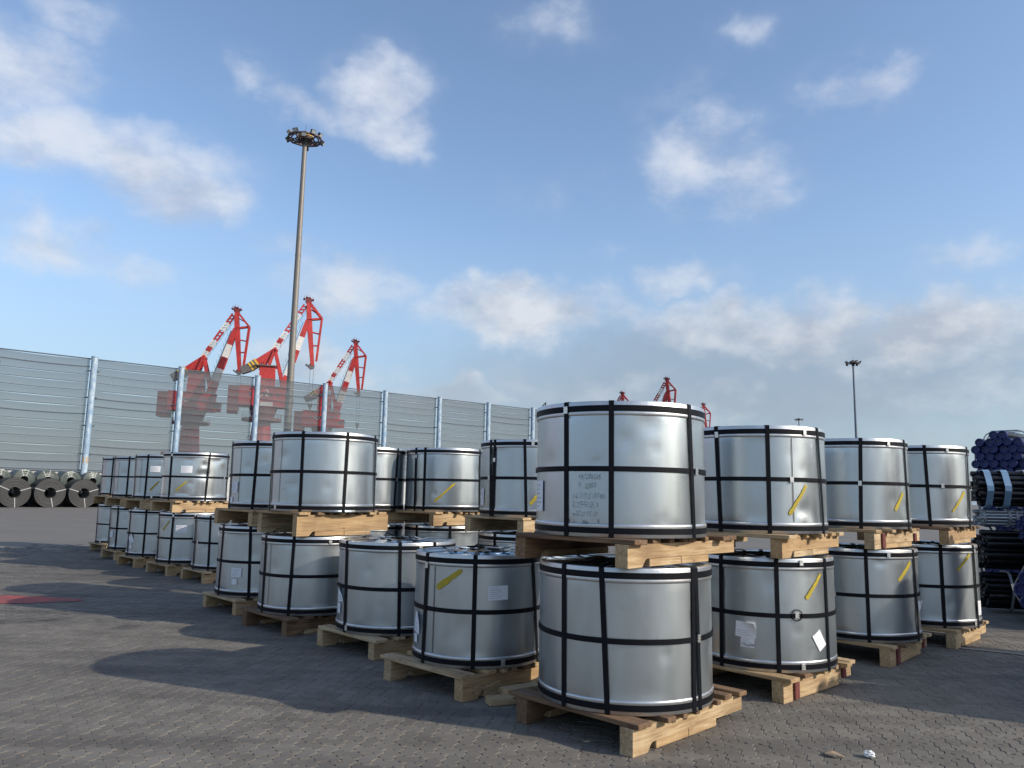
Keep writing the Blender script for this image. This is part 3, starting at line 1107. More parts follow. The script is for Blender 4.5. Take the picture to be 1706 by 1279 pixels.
    if key == 'R1':
        # wire ring behind the buckle on the middle strap
        m = MB()
        c0, z_ = R_(26), .46
        for k in range(20):
            a0, a1 = 2 * math.pi * k / 20, 2 * math.pi * (k + 1) / 20
            m.tube(cyl(R + .012, c0 + .045 * math.cos(a0) / R, z_ + .045 * math.sin(a0)), cyl(R + .012, c0 + .045 * math.cos(a1) / R, z_ + .045 * math.sin(a1)), .004, seg=5, caps=False)
        m.build('buckle_ring', 'strap', t)
        wrap_text(R, R_(-16.6), .198, 'A7504885', .026, 'ink', t, slant=-.05, off=.0095)
    if key == 'C00u':
        for (p, z, s_, body, sl) in ((-26.5, .365, .052, 'YR7206505', .03), (-26.5, .305, .050, '于 -22007', .03), (-31.0, .238, .048, '小2.信德运 (5T40)', .01),
                                     (-30.5, .178, .048, '区江开拓5万 3', .0), (-30.5, .118, .046, 'w2倉27-T5 17', .0), (-30.0, .062, .044, 'X / - 2AH      下', .0)):
            wrap_text(R, R_(p), z + .02, body, s_, 'pen', t, slant=sl, squeeze=.60, thin=-.0011)
        # loose strap tail standing up from the rim
        m = MB()
        a = R_(-78)
        m.tube(cyl(R - .05, a, h), cyl(R - .06, a, h + .05), .004, seg=5)
        m.tube(cyl(R - .06, a, h + .05), cyl(R - .03, a + .05, h + .02), .004, seg=5)
        m.build('strap_tail', 'strap', t)
    if key in ('A1', 'A2'):
        m = MB()
        for q in range(9):
            a = rn.uniform(0, 6.28)
            l = rn.uniform(.06, .14)
            c = Vector((rn.uniform(-.12, .12), rn.uniform(-.12, .12), h + .012 + .004 * q))
            dv = Vector((math.cos(a), math.sin(a), rn.uniform(-.1, .25))) * l
            m.tube(c - dv, c + dv, .006, seg=5)
        m.build('wire_ends', 'strap', t)
        m = MB()
        for q in range(6):
            a = 6.28 * q / 6 + rn.uniform(-.3, .3)
            p_ = Vector((math.cos(a), math.sin(a), 0))
            m.box(p_ * .27 + Vector((0, 0, h + .018)), (.09, .05, .008), Matrix.Rotation(a, 3, 'Z') @ Matrix.Rotation(rn.uniform(-.3, .3), 3, 'Y'))
        m.build('core_flap', 'ring', t)
    return t


# ------------------------------------------------------------------ pallets
_cache = {}


def board_mesh(L_, W, T, name):
    k = (round(L_, 2), round(W, 3), round(T, 3), name)
    if k not in _cache:
        _cache[k] = MB().box((0, 0, 0), (L_, W, T), None, .004).mesh(name)
    return _cache[k]


def runner_mesh(L_, W, H):
    """long bearer with an arched notch near its front end; profile in x-z"""
    k = ('runner', round(L_, 2), round(H, 3))
    if k in _cache:
        return _cache[k]
    hz = .055
    x0, x1 = -L_ / 2, L_ / 2
    prof = [(x0, 0), (x0 + .16, 0)]
    for i in range(1, 6):
        a = i / 6
        prof.append((x0 + .16 + .06 * a, hz * math.sin(a * math.pi / 2)))
    prof += [(x0 + .24, hz), (x1 - .18, hz), (x1 - .17, hz), (x1, hz), (x1, H), (x0, H)]
    n = len(prof)
    vs = [(x, -W / 2, z) for x, z in prof] + [(x, W / 2, z) for x, z in prof]
    fs = [tuple(range(n))[::1], tuple(range(n, 2 * n))[::-1]]
    fs += [(i, i + n, (i + 1) % n + n, (i + 1) % n) for i in range(n)]
    m = MB()
    m.add(vs, fs)
    # lamination joint: a thin proud lip
    _cache[k] = m.mesh('runner')
    return _cache[k]


NAILED = ('C00', 'R1', 'A1', 'A2')


def NAIL():
    if 'nail' not in _cache:
        _cache['nail'] = MB().tube((0, 0, -.002), (0, 0, .0015), .0045, .0045, 8).mesh('nail')
        _cache['nail'].materials.append(MT['crane_dark'])
    return _cache['nail']


def make_pallet(key, x, y, z, H, label, brown=False, ang=None, red=False, L_=1.22, W=1.02, off=(0, 0)):
    rn = random.Random(sum(ord(c) * (i + 7) for i, c in enumerate(key)))
    ang = R_(45 + rn.uniform(-2.5, 2.5)) if ang is None else R_(ang)
    t = thing('wooden_pallet', label, 'pallet', (x + off[0], y + off[1], z), ang, 'wooden pallets under the steel coils')
    T = .032
    RH = H - T - .001
    wm = 'wood_brown' if brown else 'wood'
    for s_ in (-1, 1):
        me = runner_mesh(L_, .10, RH)
        if not me.materials:
            me.materials.append(MT['wood'])
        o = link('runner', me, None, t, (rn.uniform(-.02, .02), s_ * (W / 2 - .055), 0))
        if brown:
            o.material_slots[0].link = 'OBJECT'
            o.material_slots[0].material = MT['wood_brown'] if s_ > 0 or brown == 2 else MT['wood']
        # lower skid in two lengths
        for a, l in ((-L_ / 2 + .25 + .19, .38), (-L_ / 2 + .25 + .385 + .18, .36)):
            o = link('skid', board_mesh(l, .092, .052, 'skid'), 'wood', t, (a, s_ * (W / 2 - .055), .0265))
    # deck boards cross the runners, ends uneven
    xs = [-L_ / 2 + .072] + [-L_ / 2 + .06 + (L_ - .12) * q for q in (.22, .34, .46, .57, .70, .86)] + [L_ / 2 - .055]
    ws = [.145, .095, .05, .05, .095, .05, .095, .11]
    for i, (bx, bw) in enumerate(zip(xs, ws)):
        l = round(W + (.03, .10, .06, .12, .05)[rn.randrange(5)], 2)
        sh = rn.uniform(-.03, .03) - (.025 if i in (2, 3) else 0)
        me = board_mesh(l, bw, T, 'deck_board')
        if not me.materials:
            me.materials.append(MT['wood'])
        o = link('deck_board', me, None, t, (bx + rn.uniform(-.012, .012), sh, H - T / 2 - .001))
        o.rotation_euler = (0, 0, math.pi / 2 + R_(rn.uniform(-1.2, 1.2)))
        if key in NAILED:
            nm = NAIL()
            for sy in (-1, 1):
                for q in (-.02, .02):
                    link('nail', nm, None, o, (sy * (W / 2 - .055 + q * .6), q, T / 2 + .0005))
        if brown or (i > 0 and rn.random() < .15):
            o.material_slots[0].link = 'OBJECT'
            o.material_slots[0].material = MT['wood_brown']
    if red:
        o = MB().box((0, 0, 0), (.075, .02, RH * .92), None, .004).build('red_spacer', 'wood_red', t, (-L_ / 2 + .20, -W / 2 - .006, RH * .52))
        o = MB().box((0, 0, 0), (.06, .02, RH * .55), None, .004).build('red_spacer', 'wood_red', t, (L_ / 2 - .16, -W / 2 - .006, RH * .6))
    return t


PAL = {
 'C00': ('brown topped pallet on the paving under the coil nearest the camera, notched pale side', 1, 0),
 'C00u': ('brown pallet with sunlit yellow side carrying the handwritten coil', 1, 0),
 'R1': ('pale pallet with dark red blocks, on the paving just right of the nearest stack', 0, 1),
 'R1u': ('sunlit pallet between the two coils with long yellow strokes, right of the nearest stack', 0, 0),
 'R2': ('pale pallet on the paving under the third stack of the right row', 0, 1),
 'R2u': ('pallet with red blocks between the coils of the third stack of the right row', 0, 1),
 'R3': ('pallet on the paving at the far right end of the right row', 0, 0),
 'R3u': ('dark brown edged pallet between the coils at the far right end of the right row', 1, 0),
 'A1': ('splintered pale pallet on the paving under the nearest open topped coil', 0, 0),
 'A2': ('pale pallet on the paving under the second open topped coil, knotty front block', 0, 0),
 'A3': ('dark reddish brown pallet on the paving under the left row', 2, 0),
 'A3u': ('orange sunlit pallet under the wide bright coil', 0, 0),
 'A4': ('pale pallet on the paving under the coil with two papers', 0, 0),
 'A4u': ('shaded pallet under the upper coil directly left of the wide bright coil', 0, 0),
 'A5': ('pale pallet on the paving under the single coil in the gap of the left row', 0, 0),
 'A6': ('pallet on the paving under the white labelled coil of the far left group', 0, 0),
 'A6u': ('brightly sunlit pallet under the crumpled coil', 0, 0),
 'A7': ('pallet on the paving under the coil with the tilted peeling label', 0, 0),
 'A7u': ('upper pallet directly left of the brightly sunlit one in the far left group', 0, 0),
 'A8': ('pallet on the paving, second from the far left end of the left row', 0, 0),
 'A8u': ('upper pallet, second from the far left end of the left row', 0, 0),
 'A9': ('pallet on the paving at the far left end of the left row', 0, 0),
 'A9u': ('upper pallet at the far left end of the left row', 0, 0),
 'B1': ('hidden ground pallet behind the wide bright coil', 0, 0), 'B1u': ('upper pallet behind the right end of the orange pallet', 0, 0),
 'B2': ('hidden ground pallet behind the open topped coils', 0, 0), 'B2u': ('upper pallet under the coil with diagonal yellow stroke behind the open topped coils', 0, 0),
 'B3': ('hidden ground pallet behind the nearest open topped coil', 0, 0), 'B3u': ('upper pallet with two block ends left of the handwritten coil', 0, 0),
}
for key in CO:
    make_coil(key)
    x, y, R, z0, h = CO[key]
    lab, br, rd = PAL[key]
    if key.endswith('u'):
        zb = CO[key[:-1]][3] + CO[key[:-1]][4] + .0155
    else:
        zb = .0015
    H = z0 - zb - .001
    kw = {}
    if key in ('C00', 'C00u'):
        kw = dict(ang=45, off=(.06, .04), L_=1.36, W=1.03)
    make_pallet(key, x, y, zb, H, lab, br, None if not kw else 45, rd, **{k: v for k, v in kw.items() if k != 'ang'})

# loose timber by the nearest stack
for (x, y, z, l, w, t_, a, lab) in ((.0, 6.25, .03, .30, .11, .055, 20, 'short offcut of pale timber lying on the paving left of the nearest pallet'),
                                    (.12, 6.42, .05, .34, .12, .09, 35, 'thicker timber offcut behind the short one, left of the nearest pallet'),
                                    (.30, 6.72, .045, .28, .10, .085, 60, 'timber offcut half hidden between the nearest pallet and the splintered one')):
    o = link('timber_offcut', board_mesh(l, w, t_, 'timber_offcut'), 'wood', None, (x, y, z), R_(a))
    tag(o, lab, 'timber', 'loose timber offcuts')
# splinters at the corner of the pallet under the first open-topped coil
m = MB()
rn = random.Random(8)
for k in range(26):
    c = Vector((-.30 + rn.uniform(-.10, .25), 6.36 + rn.uniform(-.08, .12), rn.uniform(.01, .14)))
    a = rn.uniform(0, 3.14)
    dv = Vector((math.cos(a), math.sin(a), rn.uniform(-.5, .5))) * rn.uniform(.02, .07)
    c.z = max(c.z, abs(dv.z) + .006)
    m.tube(c - dv, c + dv, .004, .0015, seg=4)
o = m.build('wood_splinters', 'wood')
o['kind'] = 'stuff'
o['label'] = 'broken wood splinters at the corner of the splintered pallet'

# grit and chips scattered on the paving
m = MB()
rn = random.Random(77)
for k in range(170):
    yy = 4.3 + 13 * rn.random() ** 1.6
    xx = rn.uniform(-.72, .72) * yy
    r = rn.uniform(.002, .006) * (1 if k % 12 else 1.8)
    a = rn.uniform(0, 3.14)
    m.box((xx, yy, r * .45), (r * 2.2, r * 1.3, r * .8), Matrix.Rotation(a, 3, 'Z'))
o = m.build('grit', 'card')
o['kind'] = 'stuff'
o['label'] = 'small pale chips and grit scattered on the paving'

# litter bottom right
m = MB()
rn = random.Random(4)
bm = bmesh.new()
bmesh.ops.create_icosphere(bm, subdivisions=3, radius=.035)
for v in bm.verts:
    v.co *= 1 + rn.uniform(-.30, .22)
    v.co.z *= .6
me = bpy.data.meshes.new('crumpled_paper')
bm.to_mesh(me)
bm.free()
tag(link('crumpled_paper', me, 'litter', None, (2.31, 5.15, .021)), 'small crumpled white paper ball on the paving at the bottom right', 'litter')
m = MB()
vs, fs = [], []
for i in range(9):
    t = i / 8
    w = .035 * math.sin(math.pi * min(1, t * 1.05 + .04)) ** .7
    for s_ in (-1, 0, 1):
        vs.append(((t - .5) * .13, s_ * w + .01 * math.sin(5 * t), .004 + .010 * math.sin(3 * t) + .008 * abs(s_)))
for i in range(8):
    for j in range(2):
        a = i * 3 + j
        fs.append((a, a + 3, a + 4, a + 1))
m.add(vs, fs, True)
o = m.build('dry_leaf', 'card', None, (2.08, 5.15, .002), R_(-25))
sl = o.modifiers.new('solid', 'SOLIDIFY')
sl.thickness = .0015
tag(o, 'dry brown leaf on the paving left of the crumpled paper', 'leaf')

# ------------------------------------------------------------------ windbreak fence
FP0 = Vector((-34.6, 62.8, 0))
FD = Vector((5.29, 4.41, 0))
FU = FD.normalized()
FRZ = math.atan2(FU.y, FU.x)
NTOP, NBOT = 12.0, 2.9
fence = thing('windbreak_fence', 'tall grey windbreak net fence with pale blue posts across the yard', 'fence', tuple(FP0), FRZ)
BL = FD.length
ROWS = 14
ph_ = (NTOP - NBOT) / ROWS


def net_panel(var):
    rn = random.Random(var)
    m = MB()
    n = 8
    sag0, sag1 = rn.uniform(.0, .07), rn.uniform(.0, .07)
    vs = []
    for i in range(n + 1):
        t = i / n
        u = .26 + (BL - .52) * t
        by = .05 * math.sin(math.pi * t)
        s0, s1 = sag0 * math.sin(math.pi * t), sag1 * math.sin(math.pi * t)
        for z, yy in ((.03 - s0, 0), (ph_ * .5, .05), (ph_ - .03 - s1, 0)):
            vs.append((u, by + yy, z))
    m.add(vs, [(3 * i + j, 3 * i + 3 + j, 3 * i + 4 + j, 3 * i + 1 + j) for i in range(n) for j in range(2)], True)
    m2 = MB()
    for i in range(n):
        for (k, rr_) in ((0, .05 if var != 2 else .08),):
            a, b_ = Vector(vs[3 * i + k]), Vector(vs[3 * i + 3 + k])
            m2.beam(a - Vector((0, 0, .02)), b_ - Vector((0, 0, .02)), rr_, rr_, .03)
    return m.mesh('net_panel'), m2.mesh('edge_rail')


NP = [net_panel(k) for k in range(4)]
NB0, NB1 = -4, 10
for b_ in range(NB0, NB1):
    for r in range(ROWS):
        me, mr = NP[(b_ * 5 + r * 3 + (r // 3)) % 4]
        o = link('net_panel', me, 'net', fence, (b_ * BL, 0, NBOT + r * ph_))
        q = link('edge_rail', mr, 'net_edge', o)
    MB().beam((b_ * BL + .2, 0, NTOP + .02), ((b_ + 1) * BL - .2, 0, NTOP + .02), .09, .09, .08).build('top_rail', 'net_edge', fence)
    MB().beam((b_ * BL + .2, 0, NBOT - .03), ((b_ + 1) * BL - .2, 0, NBOT - .03), .10, .10, .10).build('bottom_rail', 'net_edge', fence)
pm = MB().tube((0, 0, 0), (0, 0, NTOP + .12), .25, .25, 16)
pm.tube((0, 0, NTOP + .12), (0, 0, NTOP + .2), .28, .28, 16)
pme = pm.mesh('post')
bme = MB().box((0, .16, 0), (.9, .12, .10)).mesh('post_bracket')
for b_ in range(NB0, NB1 + 1):
    o = link('post', pme, 'post', fence, (b_ * BL, -.30, 0))
    for zz in (4.2, 6.5, 8.8, 11.0):
        link('post_bracket', bme, 'net_edge', o, (0, 0, zz))
    if b_ == 0:
        tm = text_mesh('10', .75)
        bm = bmesh.new()
        bm.from_mesh(tm)
        for v in bm.verts:
            x_, y_ = v.co.x * .8 - .34, v.co.y
            an = -.9 + x_ / .253
            v.co = Vector((.256 * math.cos(an - .55), .256 * math.sin(an - .55), 3.45 + y_))
        bm.to_mesh(tm)
        bm.free()
        q = link('post_number', tm, 'orange_num', o)
        q['label'] = 'orange number 10 painted on the post'
wall = thing('base_wall', 'low concrete wall under the windbreak net behind the dark coils', 'wall', tuple(FP0), FRZ)
wl = MB().box((0, 0, 0), (BL - .01, .3, NBOT - .1), None, .01).mesh('wall_panel')
for b_ in range(NB0, NB1):
    link('wall_panel', wl, 'concrete', wall, ((b_ + .5) * BL, .32, (NBOT - .1) / 2 - .004))


# ------------------------------------------------------------------ dark hot-rolled coils lying in front of the fence
def big_coil(R, W, bore, body, side, label, loc, rz, group, nstrap, seed, straps=(20, 140, 260)):
    rn = random.Random(seed)
    t = thing('dark_steel_coil' if body == 'tyre' else 'wrapped_steel_coil', label, 'steel coil', loc, rz, group)
    rot = Matrix.Rotation(-math.pi / 2, 4, 'X')   # lathe axis z -> y; coil axis along local y

    def lay(m):
        m.v = [tuple(rot @ Vector(v)) for v in m.v]
        return m
    prof = [(bore, -W / 2), (bore, W / 2)]
    m = MB().lathe([(R, -W / 2), (R, W / 2)], 56, True)
    lay(m).build('outer_wrap', body, t)
    # coil edges: uneven wraps
    for s_ in (-1, 1):
        n = 16
        pr = []
        for k in range(n + 1):
            rr_ = bore + (R - bore) * k / n
            pr.append((rr_, s_ * (W / 2 - (rn.uniform(0, .012) if 0 < k < n else 0))))
        lay(MB().lathe(pr, 56, False)).build('coil_edge', side, t)
    lay(MB().lathe(prof, 40, True)).build('bore', 'bore', t)
    for a in straps:
        a = R_(a + rn.uniform(-14, 14))
        e = Vector((math.cos(a), 0, math.sin(a)))
        tg = Vector((-math.sin(a), 0, math.cos(a)))
        m = MB()
        m.beam(e * (bore - .01) + Vector((0, -W / 2 - .012, 0)), e * (R + .01) + Vector((0, -W / 2 - .012, 0)), .05, .05, .01)
        m.box(e * (R + .008), (.05, W + .02, .012), Matrix((tg, Vector((0, 1, 0)), e)).transposed())
        m.box(e * (bore - .008), (.05, W + .02, .012), Matrix((tg, Vector((0, 1, 0)), e)).transposed())
        m.build('strap', 'white', t)
    return t


CD = Vector((.66, .75, 0)).normalized()
CN = Vector((-CD.y, CD.x, 0))
crz = math.atan2(CD.y, CD.x)
base0 = Vector((-36.25, 56.6, 0))
GL = 'dark coils lying in a row by the fence'
names = {-1: 'dark coil of the row by the fence just outside the left edge', 4: 'dark coil of the row by the fence hidden by the far left stacks', 0: 'dark coil lying at the left edge of the picture in front of the fence', 1: 'middle one of the dark coils lying in front of the fence',
         2: 'dark coil lying just left of the far left pallets, in front of the fence', 3: 'dark coil partly hidden behind the far left stack'}
for k in range(-1, 5):
    p = base0 + CD * (k * 2.33)
    big_coil(1.07, 1.5, .40, 'tyre', 'tyre_side', names.get(k) or 'dark steel coil lying in the row by the fence, out of clear view', (p.x, p.y, 1.072), crz, GL, 3, 20 + k, (25, 150, 285))
for k in range(-1, 7):
    p = base0 + CN * 2.35 + CD * (k * 1.62 + .4)
    big_coil(.74, 1.6, .28, 'film', 'film', 'lower plastic wrapped coil hidden behind the dark coils by the fence', (p.x, p.y, .742), crz, 'plastic wrapped coils behind the dark coils', 2, 50 + k, (60,))
    p2 = p + CD * .81
    lab = {0: 'shiny plastic wrapped coil showing above the dark coils, leftmost whole one', 1: 'shiny plastic wrapped coil showing above and between the dark coils, middle one',
           2: 'shiny plastic wrapped coil showing above the dark coils nearest the blue post'}.get(k, 'shiny plastic wrapped coil in the upper layer behind the dark coils')
    big_coil(.76, 1.6, .28, 'film', 'film', lab, (p2.x, p2.y, .742 + 1.275), crz, 'plastic wrapped coils behind the dark coils', 2, 80 + k, (75, 110))


# ------------------------------------------------------------------ floodlight masts
def mast(label, x, y, H, r0, r1, mat, rz, detail=True):
    t = thing('floodlight_mast', label, 'light mast', (x, y, 0), rz)
    pm = MB()
    pm.tube((0, 0, 0), (0, 0, .3), r0 * 1.6, r0 * 1.6, 16)
    pm.tube((0, 0, .3), (0, 0, H), r0, r1, 20)
    pm.build('pole', mat, t)
    for zz in (H * .33, H * .66):
        MB().tube((0, 0, zz), (0, 0, zz + .12), r0 * 1.02 - (r0 - r1) * zz / H + .01, None, 20).build('pole_joint', mat, t)
    RR = 1.62 * H / 35.2
    fr = MB()
    n = 8
    pts = [Vector((RR * math.cos(2 * math.pi * k / n + .2), RR * math.sin(2 * math.pi * k / n + .2), H - .45)) for k in range(n)]
    for k in range(n):
        fr.beam(pts[k], pts[(k + 1) % n], .16, .16, .14, Vector((0, 0, 1)))
        fr.beam(Vector((pts[k].x * .12, pts[k].y * .12, H - .75)), pts[k], .10, .10, .12, Vector((0, 0, 1)))
        q0, q1 = pts[k] * .55, pts[(k + 1) % n] * .55
        q0.z = q1.z = H - .5
        fr.beam(q0, q1, .10, .10, .10, Vector((0, 0, 1)))
    for k in range(16):
        a0, a1 = 2 * math.pi * k / 16, 2 * math.pi * (k + 1) / 16
        for q, zq in ((.78, .40), (.36, .55)):
            fr.beam(Vector((RR * q * math.cos(a0), RR * q * math.sin(a0), H - zq)), Vector((RR * q * math.cos(a1), RR * q * math.sin(a1), H - zq)), .16, .16, .08, Vector((0, 0, 1)))
    fr.build('lamp_ring', 'crown', t)
    MB().tube((0, 0, H - 1.15), (0, 0, H - .35), .32, .42, 14).build('hub', 'lamp', t)
    cr = MB()
    cr.tube((0, 0, H - .30), (0, 0, H - .22), .98, .98, 12)
    cr.build('crown_plate', 'crane_yellow' if detail else 'crown', t)
    c2 = MB().tube((0, 0, H - .2), (0, 0, H + .05), .78, .74, 10)
    c2.tube((0, 0, H + .05), (0, 0, H + .16), .74, .35, 10)
    c2.build('crown', 'crown', t)
    MB().tube((0, 0, H + .1), (0, 0, H + 1.35), .03, .012, 6).build('lightning_rod', 'lamp', t)
    for k in range(12):
        a = 2 * math.pi * k / 12 + .1
        e = Vector((math.cos(a), math.sin(a), 0))
        zz = H - .22 if k % 3 else H - .72
        c = e * (RR + .02) + Vector((0, 0, zz))
        rot = Matrix.Rotation(a, 3, 'Z') @ Matrix.Rotation(R_(35), 3, 'Y')
        lamp = MB().box(c, (.32, .56, .42), rot, .03).build('floodlight', 'lamp', t)
        MB().box(c - rot @ Vector((-.162, 0, 0)), (.02, .46, .33), rot).build('lamp_glass', 'lens', lamp)
        MB().beam(c, e * RR + Vector((0, 0, H - .45)), .06, .06, .05, Vector((-math.sin(a), math.cos(a), 0))).build('bracket', 'crown', lamp)
    return t


mast('tall floodlight mast with octagonal lamp ring standing behind the windbreak net', -23.4, 80.4, 40.5, .42, .245, 'pole', .1)
m2 = mast('distant thin floodlight mast standing behind the right row of coils', 82.3, 183.1, 35.2, .36, .2, 'pole_far', .5, False)
MB().box((-.5, 0, 14.2), (.55, .4, .35), None, .05).build('camera_box', 'lamp', m2)
mast('very distant floodlight mast whose top just clears the second stack of the right row', 152.0, 405.0, 44.5, .4, .25, 'pole_far', .2, False)

# ------------------------------------------------------------------ portal jib cranes
CS = .0412


def P(px, py, d=0.0):
    return Vector(((px - 300) * CS, d, (1325 - py) * CS))


def build_crane():
    t = thing('harbour_crane', 'x', 'crane')
    Y = Vector((0, 1, 0))

    def part(name, mat, *beams, parent=None):
        m = MB()
        for b_ in beams:
            m.beam(b_[0], b_[1], b_[2], b_[3], b_[4])
        return m.build(name, mat, parent or t)
    # main jib in coloured lengths
    J, K = P(375, 745), P(512, 272)

    def jp(py):
        f = (745 - py) / (745 - 272)
        return J.lerp(K, f)
    for (a, b_, mt) in ((745, 612, 'crane_red'), (612, 527, 'crane_white'), (527, 450, 'crane_red'), (450, 367, 'crane_white'), (367, 262, 'crane_red')):
        wa, wb = 1.75 - (745 - a) / 473 * .5, 1.75 - (745 - b_) / 473 * .5
        part('jib_section', mt, (jp(a), jp(b_), wa, wb, 2.4 - (745 - a) / 473 * 1.0))
    # ladder along the rear of the jib
    lad = MB()
    for s_ in (-.35, .35):
        lad.beam(jp(740) + Vector((-1.35, s_, 0)), jp(275) + Vector((-1.0, s_, 0)), .10, .10, .1)
    for k in range(40):
        q = jp(740).lerp(jp(275), k / 39) + Vector((-1.35 + .35 * k / 39, 0, 0))
        lad.box(q, (.12, .7, .08))
        if k % 3 == 0:
            lad.box(q + Vector((-.35, 0, .5)), (.06, .06, 1.0))
    lad.build('ladder', 'crane_dark', t)
    # fly jib: head, knee, nose
    A, Kn, T, O = P(513, 150), P(522, 255), P(556, 535), P(597, 242)
    part('fly_jib', 'crane_red', (A, Kn, .95, 1.25, 1.5), (Kn, T, 1.35, .85, 1.2))
    part('fly_truss', 'crane_red', (A + Vector((.3, .6, 0)), O + Vector((0, .6, 0)), .5, .5, .3), (A + Vector((.3, -.6, 0)), O + Vector((0, -.6, 0)), .5, .5, .3),
         (O + Vector((0, .6, 0)), T + Vector((.9, .4, 1.2)), .5, .5, .3), (O + Vector((0, -.6, 0)), T + Vector((.9, -.4, 1.2)), .5, .5, .3),
         (Kn, O, .45, .45, 1.2), (Kn + Vector((.3, 0, -3)), O + Vector((-.2, 0, -4)), .25, .25, .8), (Kn + Vector((.6, 0, -6.5)), O + Vector((-.6, 0, -7)), .25, .25, .8),
         (P(530, 190), P(575, 215), .2, .2, .8))
    hd = MB()
    hd.tube(A + Vector((0, -.7, .5)), A + Vector((0, .7, .5)), .8, .8, 14)
    for q in ((-1.1, .9), (.2, 1.2), (1.0, .8), (-.5, 1.3)):
        hd.box(A + Vector((q[0], 0, q[1])), (.5, 1.6, .25))
        hd.box(A + Vector((q[0], 0, q[1] + .5)), (.07, .07, .9))
    hd.build('head_sheave', 'crane_maroon', t)
    ns = MB()
    ns.tube(T + Vector((-.2, -.5, -.2)), T + Vector((-.2, .5, -.2)), .75, .75, 14)
    ns.beam(T + Vector((-1.6, 0, .2)), T + Vector((-.2, 0, -.8)), .35, .35, .9)
    ns.build('nose_sheave', 'crane_dark', t)
    # tie bar, two rails with rungs, in red and white lengths
    H0, H1 = P(323, 462), P(497, 165)
    seg = [(0, .16, 'crane_white'), (.16, .26, 'crane_red'), (.26, .40, 'crane_white'), (.40, .62, 'crane_red'), (.62, .80, 'crane_white'), (.80, 1.0, 'crane_red')]
    nrm = (H1 - H0).normalized().cross(Y)
    for a, b_, mt in seg:
        pa, pb = H0.lerp(H1, a), H0.lerp(H1, b_)
        m = MB()
        for s_ in (-.45, .45):
            m.beam(pa + nrm * s_, pb + nrm * s_, .28, .28, .8)
        for k in range(3):
            m.box(pa.lerp(pb, (k + .5) / 3), (.9, .7, .28))
        m.build('tie_bar', mt, t)
    td = MB()
    for k in range(9):
        q = H0.lerp(H1, (k + .3) / 9) - nrm * .75
        td.box(q, (.07, .07, 1.0))
    td.beam(H0 - nrm * 1.0, H1 - nrm * 1.0, .06, .06, .06)
    td.build('handrail', 'crane_dark', t)
    # counterweight lever
    part('counterweight_lever', 'crane_red', (P(345, 452), P(235, 545), 1.1, 1.7, 1.8), (P(330, 470), P(258, 585), .7, .8, 1.6))
    for k in range(5):
        a0, a1 = k / 5, (k + 1) / 5
        p0, p1 = P(240, 541), P(200, 572)
        part('striped_weight', 'crane_yellow' if k % 2 == 0 else 'crane_dark', (p0.lerp(p1, a0), p0.lerp(p1, a1), 2.1, 2.1, 2.6))
    part('counterweight', 'crane_dark', (P(200, 572), P(152, 596), 2.0, 1.7, 2.4))
    # A-frame above the house
    for s_ in (-1.1, 1.1):
        part('a_frame', 'crane_red', (P(335, 455, s_), P(265, 690, s_), .6, .8, .5), (P(335, 455, s_), P(400, 700, s_), .7, .9, .5), (P(305, 560, s_), P(360, 560, s_), .5, .5, .4))
    part('winch_house', 'crane_red', (P(300, 560), P(300, 690), 3.6, 4.0, 3.2))
    part('winch_platform', 'crane_dark', (P(225, 560), P(350, 560), .25, .25, 4.2), (P(215, 690), P(420, 690), .3, .3, 5.2))
    # machinery house with windows and counterweight block
    house = part('machinery_house', 'crane_red', (P(150, 745), P(415, 745), 4.9, 4.9, 5.0))
    for k in range(5):
        part('window', 'crane_dark', (P(205 + k * 38, 735, -2.53), P(222 + k * 38, 735, -2.53), .8, .8, .04), parent=house)
    part('rear_weight', 'crane_maroon', (P(90, 768), P(149, 768), 6.4, 6.4, 5.1))
    cabn = part('operator_cab', 'crane_red', (P(408, 775), P(455, 775), 2.3, 2.3, 2.2))
    part('cab_window', 'crane_dark', (P(414, 768, -1.12), P(450, 768, -1.12), 1.1, 1.1, .03), (P(456, 762), P(457.5, 762), 1.2, 1.2, 1.9), parent=cabn)
    # slewing ring, deck with rail, column and portal
    m = MB()
    m.tube(P(290, 872), P(290, 803), 2.5, 3.4, 20)
    m.build('slewing_ring', 'crane_maroon', t)
    m = MB()
    m.tube(P(285, 888), P(285, 872), 4.6, 4.6, 20)
    for k in range(20):
        a = 2 * math.pi * k / 20
        q = P(285, 872) + Vector((4.5 * math.cos(a), 4.5 * math.sin(a), .5))
        m.box(q, (.07, .07, 1.0))
    m.build('walkway', 'crane_maroon', t)
    m = MB()
    m.tube(P(285, 1075), P(285, 888), 2.7, 2.1, 20)
    m.build('column', 'crane_red', t)
    m = MB()
    m.box(P(285, 1085) + Vector((0, 0, 0)), (11, 10, 1.4))
    m.build('portal_beam', 'crane_red', t)
    for sx in (-1, 1):
        for sy in (-1, 1):
            m = MB()
            c = P(285, 1085)
            m.beam(Vector((c.x + sx * 4.6, sy * 4.2, c.z)), Vector((c.x + sx * 5.6, sy * 5.0, 1.4)), 1.4, 1.0, 1.2)
            m.box(Vector((c.x + sx * 5.6, sy * 5.0, .7)), (2.6, .9, 1.35))
            m.build('leg', 'crane_red', t)
    # ropes and hook block
    m = MB()
    for dx in (-.5, .4):
        m.tube(T + Vector((dx, 0, -.6)), Vector((T.x + dx * .8, 0, P(0, 772).z)), .045, .045, 5)
    m.build('hoist_rope', 'crane_dark', t)
    m = MB()
    c = Vector((T.x, 0, P(0, 778).z))
    m.box(c, (1.0, .5, .9), None, .1)
    m.tube(c + Vector((0, 0, -.4)), c + Vector((0, 0, -1.5)), .28, .08, 8)
    m.build('hook_block', 'crane_dark', t)
    return t


